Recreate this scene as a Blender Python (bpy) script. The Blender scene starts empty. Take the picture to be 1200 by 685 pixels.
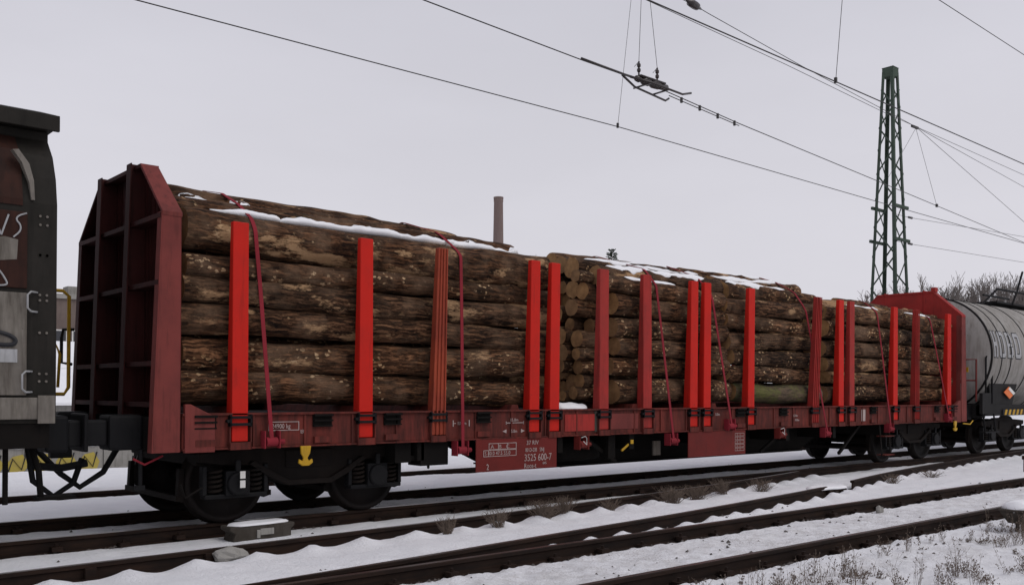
import bpy, math, random
import numpy as np
from mathutils import Vector, Matrix, noise
rnd = random.Random(7)
S = bpy.context.scene
COL = S.collection
PI = math.pi
# ------------------------------------------------------------------ camera
cd = bpy.data.cameras.new('camera'); cam = bpy.data.objects.new('camera', cd); COL.objects.link(cam)
cd.sensor_width = 36.0; cd.lens = 36.0 * 1101.1 / 1200.0; cd.clip_start = 0.1; cd.clip_end = 3000
cd.shift_y = (452.97 - 342.5) / 1200.0
yaw, pitch, roll = 0.7173, 0.005, 0.0051
fw = Vector((math.sin(yaw) * math.cos(pitch), math.cos(yaw) * math.cos(pitch), math.sin(pitch)))
r0 = Vector((math.cos(yaw), -math.sin(yaw), 0)); u0 = r0.cross(fw)
rr = math.cos(roll) * r0 + math.sin(roll) * u0; uu = -math.sin(roll) * r0 + math.cos(roll) * u0
M4 = Matrix((rr, uu, -fw)).transposed().to_4x4(); M4.translation = Vector((-3.5017, -9.4512, 1.4776))
cam.matrix_world = M4
S.camera = cam
# ------------------------------------------------------------------ overcast sky and sun
SUN_EL, SUN_AZ = math.radians(50), math.radians(160)      # azimuth clockwise from +Y
W = bpy.data.worlds.new('World'); S.world = W; W.use_nodes = True
nt = W.node_tree; bg = nt.nodes['Background']
sky = nt.nodes.new('ShaderNodeTexSky'); sky.sky_type = 'NISHITA'; sky.sun_disc = False
sky.sun_elevation = SUN_EL; sky.sun_rotation = SUN_AZ; sky.dust_density = 6; sky.air_density = 1.5
hs = nt.nodes.new('ShaderNodeHueSaturation'); hs.inputs['Saturation'].default_value = 0.25
mx = nt.nodes.new('ShaderNodeMix'); mx.data_type = 'RGBA'; mx.inputs[0].default_value = 0.9
mx.inputs[7].default_value = (5.75, 5.6, 6.25, 1)          # even stratus cloud
tcw = nt.nodes.new('ShaderNodeTexCoord'); sxw = nt.nodes.new('ShaderNodeSeparateXYZ'); nt.links.new(tcw.outputs['Generated'], sxw.inputs[0])
crw = nt.nodes.new('ShaderNodeValToRGB'); crw.color_ramp.interpolation = 'EASE'; nt.links.new(sxw.outputs[2], crw.inputs[0])
for el, (p, c) in zip(crw.color_ramp.elements, ((0.0, (.80, .785, .85, 1)), (.75, (.56, .56, .64, 1)))): el.position = p; el.color = c
mpw = nt.nodes.new('ShaderNodeMapping'); mpw.inputs['Scale'].default_value = (1, 1, 3); nt.links.new(tcw.outputs['Generated'], mpw.inputs[0])
nzw = nt.nodes.new('ShaderNodeTexNoise'); nzw.inputs['Scale'].default_value = 2.2; nzw.inputs['Detail'].default_value = 5; nt.links.new(mpw.outputs[0], nzw.inputs['Vector'])
mrw = nt.nodes.new('ShaderNodeMapRange'); mrw.inputs['From Min'].default_value = .3; mrw.inputs['From Max'].default_value = .7; mrw.inputs['To Min'].default_value = 8.5; mrw.inputs['To Max'].default_value = 9.3
nt.links.new(nzw.outputs['Fac'], mrw.inputs['Value'])
vmw = nt.nodes.new('ShaderNodeVectorMath'); vmw.operation = 'SCALE'; nt.links.new(crw.outputs[0], vmw.inputs[0]); nt.links.new(mrw.outputs[0], vmw.inputs['Scale']); nt.links.new(vmw.outputs[0], mx.inputs[7])
nt.links.new(sky.outputs[0], hs.inputs['Color']); nt.links.new(hs.outputs[0], mx.inputs[6])
nt.links.new(mx.outputs[2], bg.inputs[0]); bg.inputs[1].default_value = 0.1
sl = bpy.data.lights.new('sun', 'SUN'); sun = bpy.data.objects.new('sun', sl); COL.objects.link(sun)
sl.energy = 0.8; sl.angle = math.radians(40); sl.color = (1, 0.97, 0.93)
sd = Vector((math.sin(SUN_AZ) * math.cos(SUN_EL), math.cos(SUN_AZ) * math.cos(SUN_EL), math.sin(SUN_EL)))
sun.rotation_euler = sd.to_track_quat('Z', 'Y').to_euler()
S.view_settings.view_transform = 'Standard'; S.view_settings.look = 'None'
S.view_settings.gamma = 1; S.view_settings.exposure = 0.1; S.view_settings.use_curve_mapping = False
S.cycles.max_bounces = 5; S.cycles.diffuse_bounces = 3; S.cycles.glossy_bounces = 2
S.cycles.use_denoising = True

# ------------------------------------------------------------------ materials
MATS = {}
class NT:
    def __init__(s, name):
        m = bpy.data.materials.new(name); m.use_nodes = True
        s.m = m; s.t = m.node_tree; s.b = s.t.nodes['Principled BSDF']; MATS[name] = m
        s.tc = None
    def n(s, typ, **kw):
        o = s.t.nodes.new(typ)
        for k, v in kw.items():
            if k.startswith('i_'):
                key = k[2:]; key = int(key) if key.isdigit() else key.replace('_', ' ')
                o.inputs[key].default_value = v
            else: setattr(o, k, v)
        return o
    def l(s, a, b): s.t.links.new(a, b)
    def coords(s, scale=(1, 1, 1), jitter=False):
        if s.tc is None: s.tc = s.n('ShaderNodeTexCoord')
        src = s.tc.outputs['Object']
        if jitter:
            oi = s.n('ShaderNodeObjectInfo'); mu = s.n('ShaderNodeMath', operation='MULTIPLY', i_1=57.0)
            s.l(oi.outputs['Random'], mu.inputs[0]); ad = s.n('ShaderNodeVectorMath', operation='ADD')
            s.l(src, ad.inputs[0]); s.l(mu.outputs[0], ad.inputs[1]); src = ad.outputs[0]; s.rand = oi.outputs['Random']
        mp = s.n('ShaderNodeMapping'); mp.inputs['Scale'].default_value = scale
        s.l(src, mp.inputs[0]); return mp.outputs[0]
    def noise(s, v, scale, detail=4, rough=0.6):
        o = s.n('ShaderNodeTexNoise', i_Scale=scale, i_Detail=detail, i_Roughness=rough); s.l(v, o.inputs['Vector']); return o.outputs['Fac']
    def ramp(s, f, stops):
        o = s.n('ShaderNodeValToRGB'); e = o.color_ramp.elements
        while len(e) < len(stops): e.new(0.5)
        for el, (p, c) in zip(e, stops):
            el.position = p; el.color = (c, c, c, 1) if isinstance(c, (int, float)) else (*c, 1)
        s.l(f, o.inputs[0]); return o.outputs[0]
    def mix(s, f, a, b, mode='MIX'):
        o = s.n('ShaderNodeMix', data_type='RGBA', blend_type=mode)
        for sock, v in ((o.inputs[0], f), (o.inputs[6], a), (o.inputs[7], b)):
            if isinstance(v, (int, float)): sock.default_value = v
            elif isinstance(v, tuple): sock.default_value = (*v, 1)
            else: s.l(v, sock)
        return o.outputs[2]
    def bump(s, h, strength, dist):
        o = s.n('ShaderNodeBump', i_Strength=strength, i_Distance=dist); s.l(h, o.inputs['Height']); s.l(o.outputs[0], s.b.inputs['Normal']); return o
    def col(s, c): s.l(c, s.b.inputs['Base Color'])
    def rough(s, v): s.b.inputs['Roughness'].default_value = v

def paint(name, base, worn, dirt=(0.03, 0.02, 0.016), wear=0.55, dirtf=0.5, rough=0.5, sc=1.0, rustc=None):
    t = NT(name); v = t.coords((1, 1, 1), True)
    vs = t.coords((3, 3, .35), True)
    a = t.noise(v, 2.2 * sc, 6, .65); b = t.noise(v, 14 * sc, 5, .7); st = t.noise(vs, 5 * sc, 5, .65)
    c = t.mix(t.ramp(a, [(wear - .1, 0), (wear + .15, 1)]), base, worn)
    c = t.mix(t.ramp(st, [(dirtf, 0), (dirtf + .3, .75)]), c, dirt)
    c = t.mix(t.ramp(b, [(.66, 0), (.74, .8)]), c, rustc or dirt)
    t.col(c); t.rough(rough); t.bump(b, .15, .004) if rustc is None else t.bump(t.mix(.5, a, b), .3, .008); t.b.inputs['Specular IOR Level'].default_value = .5 if rough < .5 else (.3 if rough < .56 else .12); return t.m
paint('stake_red', (.50, .017, .010), (.41, .018, .012), (.19, .014, .010), .56, .56, .6, 1.0, (.11, .03, .022))
paint('stake_faded', (.34, .032, .027), (.25, .032, .027), (.09, .02, .016), .5, .5, .65, 1.0, (.08, .03, .022))
paint('stake_brown', (.32, .06, .03), (.23, .042, .025), (.08, .02, .014), .5, .52, .6)
paint('wagon_red', (.17, .033, .025), (.10, .024, .019), (.02, .012, .010), .44, .40, .7)
paint('post_red', (.185, .042, .036), (.14, .034, .03), (.045, .016, .013), .5, .5, .7)
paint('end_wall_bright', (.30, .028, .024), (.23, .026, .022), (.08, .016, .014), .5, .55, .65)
paint('end_wall_shaded', (.05, .012, .011), (.034, .010, .009), (.010, .006, .005), .5, .5, .7)  # end wall red darkened: shade on the left end put into the colour
paint('plate_red', (.14, .020, .017), (.105, .019, .016), (.035, .014, .012), .55, .58, .6)
paint('underframe', (.006, .005, .0045), (.009, .007, .006), (.003, .003, .003), .5, .5, .85)
paint('bogie_steel', (.0085, .0065, .006), (.014, .010, .008), (.004, .0035, .003), .5, .5, .8)
paint('wheel_steel', (.009, .0075, .007), (.014, .010, .009), (.005, .004, .004), .5, .5, .6)
paint('black_steel', (.008, .008, .009), (.013, .0125, .013), (.005, .0045, .004), .5, .5, .6)
paint('box_brown', (.026, .011, .008), (.042, .016, .011), (.012, .007, .006), .5, .44, .65)
paint('box_silver', (.14, .125, .11), (.20, .18, .155), (.045, .036, .027), .5, .42, .6)
paint('box_post', (.016, .0145, .012), (.023, .02, .017), (.008, .007, .006), .5, .5, .65)
paint('tank_grey', (.33, .315, .295), (.26, .245, .225), (.13, .11, .09), .5, .46, .6, .6)
paint('tank_frame', (.02, .019, .019), (.013, .0125, .012), (.007, .006, .006), .5, .5, .7)
paint('mast_green', (.062, .085, .066), (.046, .063, .049), (.04, .04, .03), .5, .55, .7)
paint('yellow_paint', (.5, .29, .012), (.38, .21, .012), (.1, .055, .014), .55, .58, .55)
paint('white_paint', (.7, .69, .66), (.55, .53, .5), (.3, .28, .25), .55, .6, .6)
paint('faded_white', (.42, .34, .32), (.34, .26, .24), (.22, .12, .11), .5, .5, .7)
paint('strap_red', (.23, .022, .032), (.18, .019, .026), (.08, .014, .014), .5, .6, .8)
paint('wire_steel', (.03, .028, .028), (.04, .036, .034), (.02, .018, .018), .5, .5, .5)
paint('insulator', (.02, .014, .013), (.03, .02, .018), (.012, .01, .01), .5, .5, .25)
paint('orange_card', (.7, .16, .03), (.65, .14, .03), (.3, .1, .04), .6, .7, .5)
paint('graffiti_white', (.38, .38, .39), (.3, .3, .3), (.17, .17, .17), .5, .5, .7, 2)
paint('graffiti_dark', (.03, .03, .034), (.05, .05, .05), (.02, .02, .02), .55, .6, .7, 2)
paint('graffiti_yellow', (.45, .36, .08), (.38, .3, .1), (.1, .09, .06), .5, .6, .8, 2)
paint('concrete', (.30, .29, .27), (.24, .23, .21), (.1, .09, .08), .5, .5, .9)
paint('render_brown', (.16, .125, .11), (.13, .10, .09), (.08, .06, .05), .5, .55, .9, .3)
paint('glass_dark', (.03, .033, .04), (.04, .04, .045), (.02, .02, .02), .5, .6, .15)
paint('grey_box', (.075, .066, .057), (.045, .038, .031), (.022, .015, .011), .5, .48, .8)

t = NT('chimney_brick'); v = t.coords()
br = t.n('ShaderNodeTexBrick', i_Scale=6.0); t.l(v, br.inputs['Vector'])
br.inputs['Color1'].default_value = (.17, .105, .09, 1); br.inputs['Color2'].default_value = (.13, .085, .075, 1); br.inputs['Mortar'].default_value = (.2, .17, .16, 1)
t.col(t.mix(t.ramp(t.noise(v, .3), [(.35, .2), (.7, .8)]), br.outputs[0], (.15, .11, .1))); t.rough(.9)

t = NT('rail_rust'); v = t.coords((.3, 1, 1)); f = t.noise(v, 9, 6, .7); g = t.noise(t.coords((.06, 3, 3)), 8, 4, .6)
c = t.mix(t.ramp(f, [(.35, 0), (.7, 1)]), (.014, .009, .0075), (.033, .018, .012)); c = t.mix(t.ramp(g, [(.45, 0), (.7, .7)]), c, (.009, .007, .0065))
t.col(c); t.rough(.75); t.bump(f, .3, .004); t.b.inputs['Specular IOR Level'].default_value = .12
t = NT('rail_head'); v = t.coords((.1, 1, 1)); f = t.noise(v, 12, 4); t.col(t.mix(t.ramp(f, [(.35, 0), (.7, 1)]), (.045, .032, .027), (.12, .095, .085))); t.rough(.34); t.b.inputs['Metallic'].default_value = .3

t = NT('snow'); v = t.coords(); a = t.noise(v, 3, 8, .65); b = t.noise(v, 30, 6, .7)
t.col(t.mix(t.ramp(a, [(.3, 0), (.7, 1)]), (.80, .805, .83), (.86, .86, .875))); t.rough(.8)
b2 = t.mix(.5, a, b); t.bump(b2, .35, .03); t.b.inputs['Subsurface Weight'].default_value = 0.0
# trackside snow: grit and dirt showing through in the near track and the trodden foreground (a mask that follows the ground)
t = NT('snow_ground'); v = t.coords(); a = t.noise(v, 2.5, 8, .65); b = t.noise(v, 28, 6, .7); gr = t.noise(v, 55, 3, .8); big = t.noise(v, 1.1, 5, .6)
base = t.mix(t.ramp(a, [(.3, 0), (.7, 1)]), (.79, .795, .825), (.86, .86, .88))
at = t.n('ShaderNodeAttribute', attribute_name='grit')
gm = t.n('ShaderNodeMath', operation='MULTIPLY'); t.l(t.ramp(gr, [(.52, 0), (.64, 1)]), gm.inputs[0]); t.l(at.outputs['Fac'], gm.inputs[1])
gm2 = t.n('ShaderNodeMath', operation='MULTIPLY'); t.l(gm.outputs[0], gm2.inputs[0]); t.l(t.ramp(big, [(.42, 0), (.62, 1)]), gm2.inputs[1])
c = t.mix(gm2.outputs[0], base, (.22, .19, .17))
md = t.noise(v, 6, 6, .7); gm3 = t.n('ShaderNodeMath', operation='MULTIPLY'); t.l(at.outputs['Fac'], gm3.inputs[0]); t.l(t.ramp(md, [(.42, .05), (.68, .75)]), gm3.inputs[1])
c = t.mix(gm3.outputs[0], c, (.47, .45, .44))
t.col(c); t.rough(.85); t.bump(t.mix(.6, a, b), .9, .04)
t = NT('stone'); v = t.coords((1, 1, 1)); f = t.noise(v, 20, 4); t.col(t.mix(f, (.035, .03, .028), (.14, .12, .11))); t.rough(.9)

# bark: long furrows, paler plates, spots where the bark is off, a little moss
t = NT('bark'); v = t.coords((1, 1, 1), True); vl = t.coords((.13, 1, 1), True); vm = t.coords((.33, 1, 1), True)
ds = t.n('ShaderNodeTexNoise', i_Scale=5.0, i_Detail=3.0); t.l(v, ds.inputs['Vector'])
dv = t.n('ShaderNodeVectorMath', operation='SCALE'); dv.inputs['Scale'].default_value = .07; t.l(ds.outputs['Color'], dv.inputs[0])
va = t.n('ShaderNodeVectorMath', operation='ADD'); t.l(vl, va.inputs[0]); t.l(dv.outputs[0], va.inputs[1])
fur = t.noise(va.outputs[0], 30, 5, .62); fine = t.noise(vm, 75, 5, .7); pat = t.noise(v, 2.2, 5, .6); pat2 = t.noise(vm, 4.2, 7, .62)
c = t.ramp(fur, [(.36, (.006, .0034, .0022)), (.5, (.050, .0265, .0145)), (.68, (.225, .127, .072))])
tint = t.ramp(t.rand, [(0, (.6, .58, .58)), (.3, (1.05, .95, .88)), (.55, (.8, .66, .56)), (.75, (1.25, 1.05, .9)), (1, (1.6, 1.5, 1.4))])
c = t.mix(1.0, c, tint, 'MULTIPLY')
c = t.mix(t.ramp(pat, [(.46, 0), (.66, .7)]), c, t.mix(fine, (.05, .029, .018), (.31, .195, .122)))
c = t.mix(t.ramp(t.noise(v, 1.3, 3), [(.33, .45), (.5, 0)]), c, (.02, .013, .008))
ro = t.n('ShaderNodeMath', operation='MULTIPLY_ADD', i_1=.19, i_2=-.085); rs_ = t.n('ShaderNodeMath', operation='FRACT'); rm = t.n('ShaderNodeMath', operation='MULTIPLY', i_1=17.3)
t.l(t.rand, rm.inputs[0]); t.l(rm.outputs[0], rs_.inputs[0]); t.l(rs_.outputs[0], ro.inputs[0])
po = t.n('ShaderNodeMath', operation='ADD'); t.l(pat2, po.inputs[0]); t.l(ro.outputs[0], po.inputs[1])
pf = t.n('ShaderNodeMath', operation='MULTIPLY_ADD', i_1=.16, i_2=-.08); t.l(fine, pf.inputs[0]); po2 = t.n('ShaderNodeMath', operation='ADD'); t.l(po.outputs[0], po2.inputs[0]); t.l(pf.outputs[0], po2.inputs[1])
off = t.ramp(po2.outputs[0], [(.625, 0), (.69, .92)])
wood = t.mix(fine, (.2, .10, .04), (.5, .33, .19))
c = t.mix(off, c, wood)
dq = t.n('ShaderNodeTexNoise', i_Scale=24.0, i_Detail=4.0); t.l(v, dq.inputs['Vector']); dqs = t.n('ShaderNodeVectorMath', operation='SCALE'); dqs.inputs['Scale'].default_value = .06; t.l(dq.outputs['Color'], dqs.inputs[0])
dqa = t.n('ShaderNodeVectorMath', operation='ADD'); t.l(t.coords((.75, 1, 1), True), dqa.inputs[0]); t.l(dqs.outputs[0], dqa.inputs[1])
sp = t.n('ShaderNodeTexVoronoi', feature='F1', i_Scale=15.0); t.l(dqa.outputs[0], sp.inputs['Vector'])
spq = t.n('ShaderNodeMath', operation='MULTIPLY_ADD', i_1=-.16, i_2=.06); t.l(rs_.outputs[0], spq.inputs[0]); spa = t.n('ShaderNodeMath', operation='ADD'); t.l(t.noise(v, 2.8, 3, .6), spa.inputs[0]); t.l(spq.outputs[0], spa.inputs[1]); spn = spa.outputs[0]; spm = t.n('ShaderNodeMath', operation='MULTIPLY')
t.l(t.ramp(sp.outputs['Distance'], [(.24, 1), (.34, 0)]), spm.inputs[0]); t.l(t.ramp(spn, [(.53, 0), (.59, 1)]), spm.inputs[1])
spw = t.n('ShaderNodeMath', operation='MULTIPLY'); t.l(spm.outputs[0], spw.inputs[0]); t.l(t.ramp(fine, [(.38, 0), (.48, 1)]), spw.inputs[1])
c = t.mix(spw.outputs[0], c, t.mix(pat, (.38, .19, .06), (.62, .48, .32)))
ms = t.noise(v, 1.4, 4, .6)
c = t.mix(t.ramp(ms, [(.64, 0), (.76, .6)]), c, (.04, .042, .012))
t.col(c); t.rough(.92); t.b.inputs['Specular IOR Level'].default_value = .15
hb_ = t.mix(.45, t.ramp(fur, [(.3, 0), (.7, 1)]), fine); hb2 = t.mix(off, hb_, (.35, .35, .35))
t.bump(hb2, 1.0, .03)
t = NT('bark_mossy'); v = t.coords((1, 1, 1), True); f = t.noise(t.coords((.25, 1, 1), True), 26, 6, .7); m_ = t.noise(v, 3.0, 5, .65)
c = t.mix(t.ramp(f, [(.35, 0), (.7, 1)]), (.03, .02, .012), (.15, .10, .06)); c = t.mix(t.ramp(m_, [(.44, 0), (.6, .7)]), c, t.mix(f, (.04, .05, .008), (.16, .17, .03)))
t.col(c); t.rough(.95); t.bump(f, .9, .02)

t = NT('cut_wood'); v = t.coords((1, 1, 1), True); oc = t.coords()
sx = t.n('ShaderNodeSeparateXYZ'); t.l(oc, sx.inputs[0])
cx = t.n('ShaderNodeCombineXYZ'); t.l(sx.outputs[1], cx.inputs[1]); t.l(sx.outputs[2], cx.inputs[2])
ln = t.n('ShaderNodeVectorMath', operation='LENGTH'); t.l(cx.outputs[0], ln.inputs[0])
a = t.noise(v, 6, 5); ad = t.n('ShaderNodeMath', operation='MULTIPLY_ADD', i_1=.035); t.l(a, ad.inputs[0]); t.l(ln.outputs['Value'], ad.inputs[2])
mu = t.n('ShaderNodeMath', operation='MULTIPLY', i_1=300.0); t.l(ad.outputs[0], mu.inputs[0]); si = t.n('ShaderNodeMath', operation='SINE'); t.l(mu.outputs[0], si.inputs[0])
ring = t.ramp(si.outputs[0], [(.2, 0), (.9, 1)])
c = t.mix(t.ramp(a, [(.35, 0), (.7, 1)]), (.21, .105, .036), (.46, .26, .105)); c = t.mix(t.mix(.0, t.mix(.35, 0.0 if False else (0, 0, 0), ring), ring), c, (.05, .028, .014))
rv = t.ramp(t.rand, [(0, 0), (1, .4)]); c = t.mix(rv, c, (.09, .055, .032))
t.col(c); t.rough(.9); t.bump(a, .4, .01)

t = NT('dry_stem'); v = t.coords(); f = t.noise(v, 8, 3); t.col(t.mix(f, (.06, .044, .034), (.20, .15, .115))); t.rough(.9)
t = NT('hazed_bark'); v = t.coords(); f = t.noise(v, 2, 4); t.col(t.mix(f, (.10, .085, .078), (.19, .165, .15))); t.rough(.9)  # bark paled all over, distance haze put into the colour
t = NT('needles'); v = t.coords(); f = t.noise(v, 2, 4); t.col(t.mix(f, (.012, .02, .014), (.035, .05, .03))); t.rough(.8)

# ------------------------------------------------------------------ mesh helpers
class MB:
    def __init__(s): s.v = []; s.f = []
    def add(s, vs, fs):
        o = len(s.v); s.v += [tuple(p) for p in vs]; s.f += [tuple(i + o for i in q) for q in fs]; return s
    def box(s, x0, x1, y0, y1, z0, z1):
        return s.add([(x0, y0, z0), (x1, y0, z0), (x1, y1, z0), (x0, y1, z0), (x0, y0, z1), (x1, y0, z1), (x1, y1, z1), (x0, y1, z1)],
                     [(3, 2, 1, 0), (4, 5, 6, 7), (0, 1, 5, 4), (1, 2, 6, 5), (2, 3, 7, 6), (3, 0, 4, 7)])
    def beam(s, p, q, w, h, up=(0, 0, 1)):
        p = Vector(p); q = Vector(q); d = (q - p).normalized(); u = Vector(up)
        sd_ = d.cross(u)
        if sd_.length < 1e-4: sd_ = d.cross(Vector((0, 1, 0)))
        sd_.normalize(); u = sd_.cross(d); a = sd_ * w / 2; b = u * h / 2
        return s.add([p - a - b, p + a - b, p + a + b, p - a + b, q - a - b, q + a - b, q + a + b, q - a + b],
                     [(0, 1, 2, 3), (7, 6, 5, 4), (0, 4, 5, 1), (1, 5, 6, 2), (2, 6, 7, 3), (3, 7, 4, 0)])
    def hexa(s, bot, top):
        return s.add(list(bot) + list(top), [(3, 2, 1, 0), (4, 5, 6, 7), (0, 1, 5, 4), (1, 2, 6, 5), (2, 3, 7, 6), (3, 0, 4, 7)])
    def tube(s, pts, r, n=8, cap=True):
        pts = [Vector(p) for p in pts]; R_ = r if isinstance(r, (list, tuple)) else [r] * len(pts)
        vs = []; prev = None
        for i, p in enumerate(pts):
            d = (pts[min(i + 1, len(pts) - 1)] - pts[max(i - 1, 0)]).normalized()
            if prev is None:
                a = d.orthogonal().normalized()
            else:
                a = prev - d * prev.dot(d)
                a = a.normalized() if a.length > 1e-6 else d.orthogonal().normalized()
            prev = a; b = d.cross(a)
            for k in range(n):
                an = 2 * PI * k / n; vs.append(p + (a * math.cos(an) + b * math.sin(an)) * R_[i])
        fs = [(i * n + k, i * n + (k + 1) % n, (i + 1) * n + (k + 1) % n, (i + 1) * n + k) for i in range(len(pts) - 1) for k in range(n)]
        if cap: fs += [tuple(range(n - 1, -1, -1)), tuple((len(pts) - 1) * n + k for k in range(n))]
        return s.add(vs, fs)
    def prism(s, poly, axis, a, b):
        def P(q, t): return (t, q[0], q[1]) if axis == 'x' else ((q[0], t, q[1]) if axis == 'y' else (q[0], q[1], t))
        n = len(poly)
        return s.add([P(q, a) for q in poly] + [P(q, b) for q in poly],
                     [tuple(range(n)), tuple(range(2 * n - 1, n - 1, -1))] + [(i, n + i, n + (i + 1) % n, (i + 1) % n) for i in range(n)])
    def lathe(s, prof, c, axis='y', n=32):
        vs = []; c = Vector(c)
        for (r, t_) in prof:
            for k in range(n):
                a = 2 * PI * k / n; u, w = r * math.cos(a), r * math.sin(a)
                vs.append(c + (Vector((u, t_, w)) if axis == 'y' else Vector((t_, u, w)) if axis == 'x' else Vector((u, w, t_))))
        m = len(prof)
        fs = [(i * n + k, i * n + (k + 1) % n, (i + 1) * n + (k + 1) % n, (i + 1) * n + k) for i in range(m - 1) for k in range(n)]
        fs += [tuple(range(n - 1, -1, -1)), tuple((m - 1) * n + k for k in range(n))]
        return s.add(vs, fs)
    def mesh(s, name, mat, smooth=False):
        me = bpy.data.meshes.new(name); me.from_pydata(s.v, [], s.f); me.materials.append(MATS[mat])
        import bmesh
        bm = bmesh.new(); bm.from_mesh(me); bmesh.ops.recalc_face_normals(bm, faces=bm.faces); bm.to_mesh(me); bm.free()
        if smooth: me.polygons.foreach_set('use_smooth', [True] * len(me.polygons))
        return me
    def build(s, name, mat, parent=None, smooth=False, bevel=0, **kw):
        return put(name, s.mesh(name, mat, smooth), parent, bevel, **kw)
def put(name, me, parent=None, bevel=0, label=None, cat=None, group=None, kind=None, loc=None):
    o = bpy.data.objects.new(name, me); COL.objects.link(o)
    if parent is not None: o.parent = parent
    if loc is not None: o.location = loc
    if bevel:
        b = o.modifiers.new('bevel', 'BEVEL'); b.width = bevel; b.segments = 2; b.limit_method = 'ANGLE'; b.angle_limit = math.radians(40)
    if label: o['label'] = label
    if cat: o['category'] = cat
    if group: o['group'] = group
    if kind: o['kind'] = kind
    return o
def thing(name, label=None, cat=None, group=None, loc=(0, 0, 0), parent=None):
    return put(name, None, parent, 0, label, cat, group, None, loc)
def copy_tree(o, parent=None, loc=None):
    c = o.copy(); COL.objects.link(c); c.parent = parent
    if loc is not None: c.location = loc
    for ch in list(o.children): copy_tree(ch, c)
    return c
def text_mesh(s_, size, mat):
    cu = bpy.data.curves.new('lettering', 'FONT'); cu.body = s_; cu.size = size; cu.extrude = .0015; cu.resolution_u = 3
    o = bpy.data.objects.new('lettering', cu); COL.objects.link(o)
    me = bpy.data.meshes.new_from_object(o.evaluated_get(bpy.context.evaluated_depsgraph_get()))
    bpy.data.objects.remove(o); bpy.data.curves.remove(cu)
    me.materials.clear(); me.materials.append(MATS[mat]); return me
def facing_text(s_, size, mat, x, y, z, parent, sx=1.0, name='lettering'):       # reads from the camera side (-y)
    o = put(name, TX[(s_, size, mat)] if (s_, size, mat) in TX else text_mesh(s_, size, mat), parent)
    o.location = (x, y, z); o.rotation_euler = (PI / 2, 0, 0); o.scale = (sx, 1, 1); return o
TX = {}
for a in (('37 RIV', .082, 'faded_white'), ('80 D-DB   SNJ', .075, 'faded_white'), ('3525 600-7', .135, 'faded_white'), ('Roos-t', .095, 'faded_white'), ('645', .05, 'faded_white'),
          ('A   B   C', .07, 'faded_white'), ('S 40.0 47.5 55.0', .07, 'faded_white'), ('24900 kg', .075, 'faded_white'), ('15.0m', .06, 'faded_white'), ('5.0m', .06, 'faded_white'), ('10.0m', .06, 'faded_white'),
          ('REV', .06, 'faded_white'), ('2', .11, 'faded_white')):
    TX[a] = text_mesh(*a)

# numpy value noise for terrain
def vnoise(x, y, seed=0):
    xi = np.floor(x).astype(np.int64); yi = np.floor(y).astype(np.int64); fx = x - xi; fy = y - yi
    fx = fx * fx * (3 - 2 * fx); fy = fy * fy * (3 - 2 * fy)
    def h(a, b):
        n = (a * 374761393 + b * 668265263 + seed * 1442695041) & 0x7fffffff
        n = ((n ^ (n >> 13)) * 1274126177) & 0x7fffffff
        return ((n ^ (n >> 16)) & 0xffff) / 65535.0
    return (h(xi, yi) * (1 - fx) + h(xi + 1, yi) * fx) * (1 - fy) + (h(xi, yi + 1) * (1 - fx) + h(xi + 1, yi + 1) * fx) * fy
def fbm(x, y, o=4, seed=0):
    r = 0; a = .5
    for i in range(o): r = r + a * vnoise(x * 2 ** i, y * 2 ** i, seed + i); a *= .5
    return r

# ------------------------------------------------------------------ rails layout (z = 0 is the rail top)
XF = [-60, 120]
D_PTS = [(-.6, -2.74), (1, -2.62), (3.1, -2.38), (5.5, -2.14), (7.5, -1.88), (9.5, -1.6), (11.0, -1.3), (13, -.87), (15.6, -.45), (20, .1), (24, .45), (28, .6)]
C_PTS = [(-40, -1.28), (-6, -1.22), (-1.6, -1.08), (1, -.96), (3.1, -.82), (5.5, -.62), (7.5, -.38), (9.5, -.1), (11.0, .15), (12.4, .42)]
def interp(pts, x): return np.interp(x, [p[0] for p in pts], [p[1] for p in pts])
RAILS_STRAIGHT = [.63, 2.13, -2.88, -4.37, 4.85, 6.35]

# ------------------------------------------------------------------ snowy ground: one sheet out to the horizon
def axis(segs, far):
    out = []
    for a, b, st in segs: out += list(np.arange(a, b, st))
    out.append(segs[-1][1]); lo, hi = out[0], out[-1]; st = .5
    L = [];
    while lo > -far: lo -= st; L.append(lo); st *= 1.35
    st = .5; H = []
    while hi < far: hi += st; H.append(hi); st *= 1.35
    return np.array(L[::-1] + out + H)
gx = axis([(-6, -2, .12), (-2, 13, .045), (13, 26, .09), (26, 60, .5)], 900)
gy = axis([(-12, -7, .15), (-7, 3, .04), (3, 12, .12)], 900)
X, Y = np.meshgrid(gx, gy)
Z = -.115 + .05 * (fbm(X * .9, Y * .9, 4, 3) - .47) + .03 * (fbm(X * 5, Y * 5, 3, 9) - .44)
def near(yc, w): return np.exp(-((Y - yc) / w) ** 2)
mid = (Y < .35) & (Y > -2.6)
CY = interp(C_PTS, X); DY = interp(D_PTS, X)
hump = np.clip(np.abs(np.sin(PI * X / .62 + 1.6 * fbm(X * .7, Y * .7, 2, 5))) + .9 * (fbm(X * 2.1, Y * 2.1, 3, 31) - .45), 0, 1)
Z += np.where(X < 12.6, .075 * np.exp(-((Y - CY + .30) / .17) ** 2) * (1 - hump), 0)
Z += np.where(X > -.6, .06 * np.exp(-((Y - DY + .22) / .12) ** 2) * (1 - hump) * (X > 2.5), 0)
Z += .035 * np.exp(-((Y - (CY + DY) / 2) / .55) ** 2) + np.where(Y < -2.9, .045 * (fbm(X * 9, Y * 9, 3, 61) - .45) + .03 * (fbm(X * 22, Y * 22, 2, 62) - .37), .012 * (fbm(X * 14, Y * 14, 2, 63) - .37))
Z += np.where((Y < .63) & (Y > -.9), -.02, 0)
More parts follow.
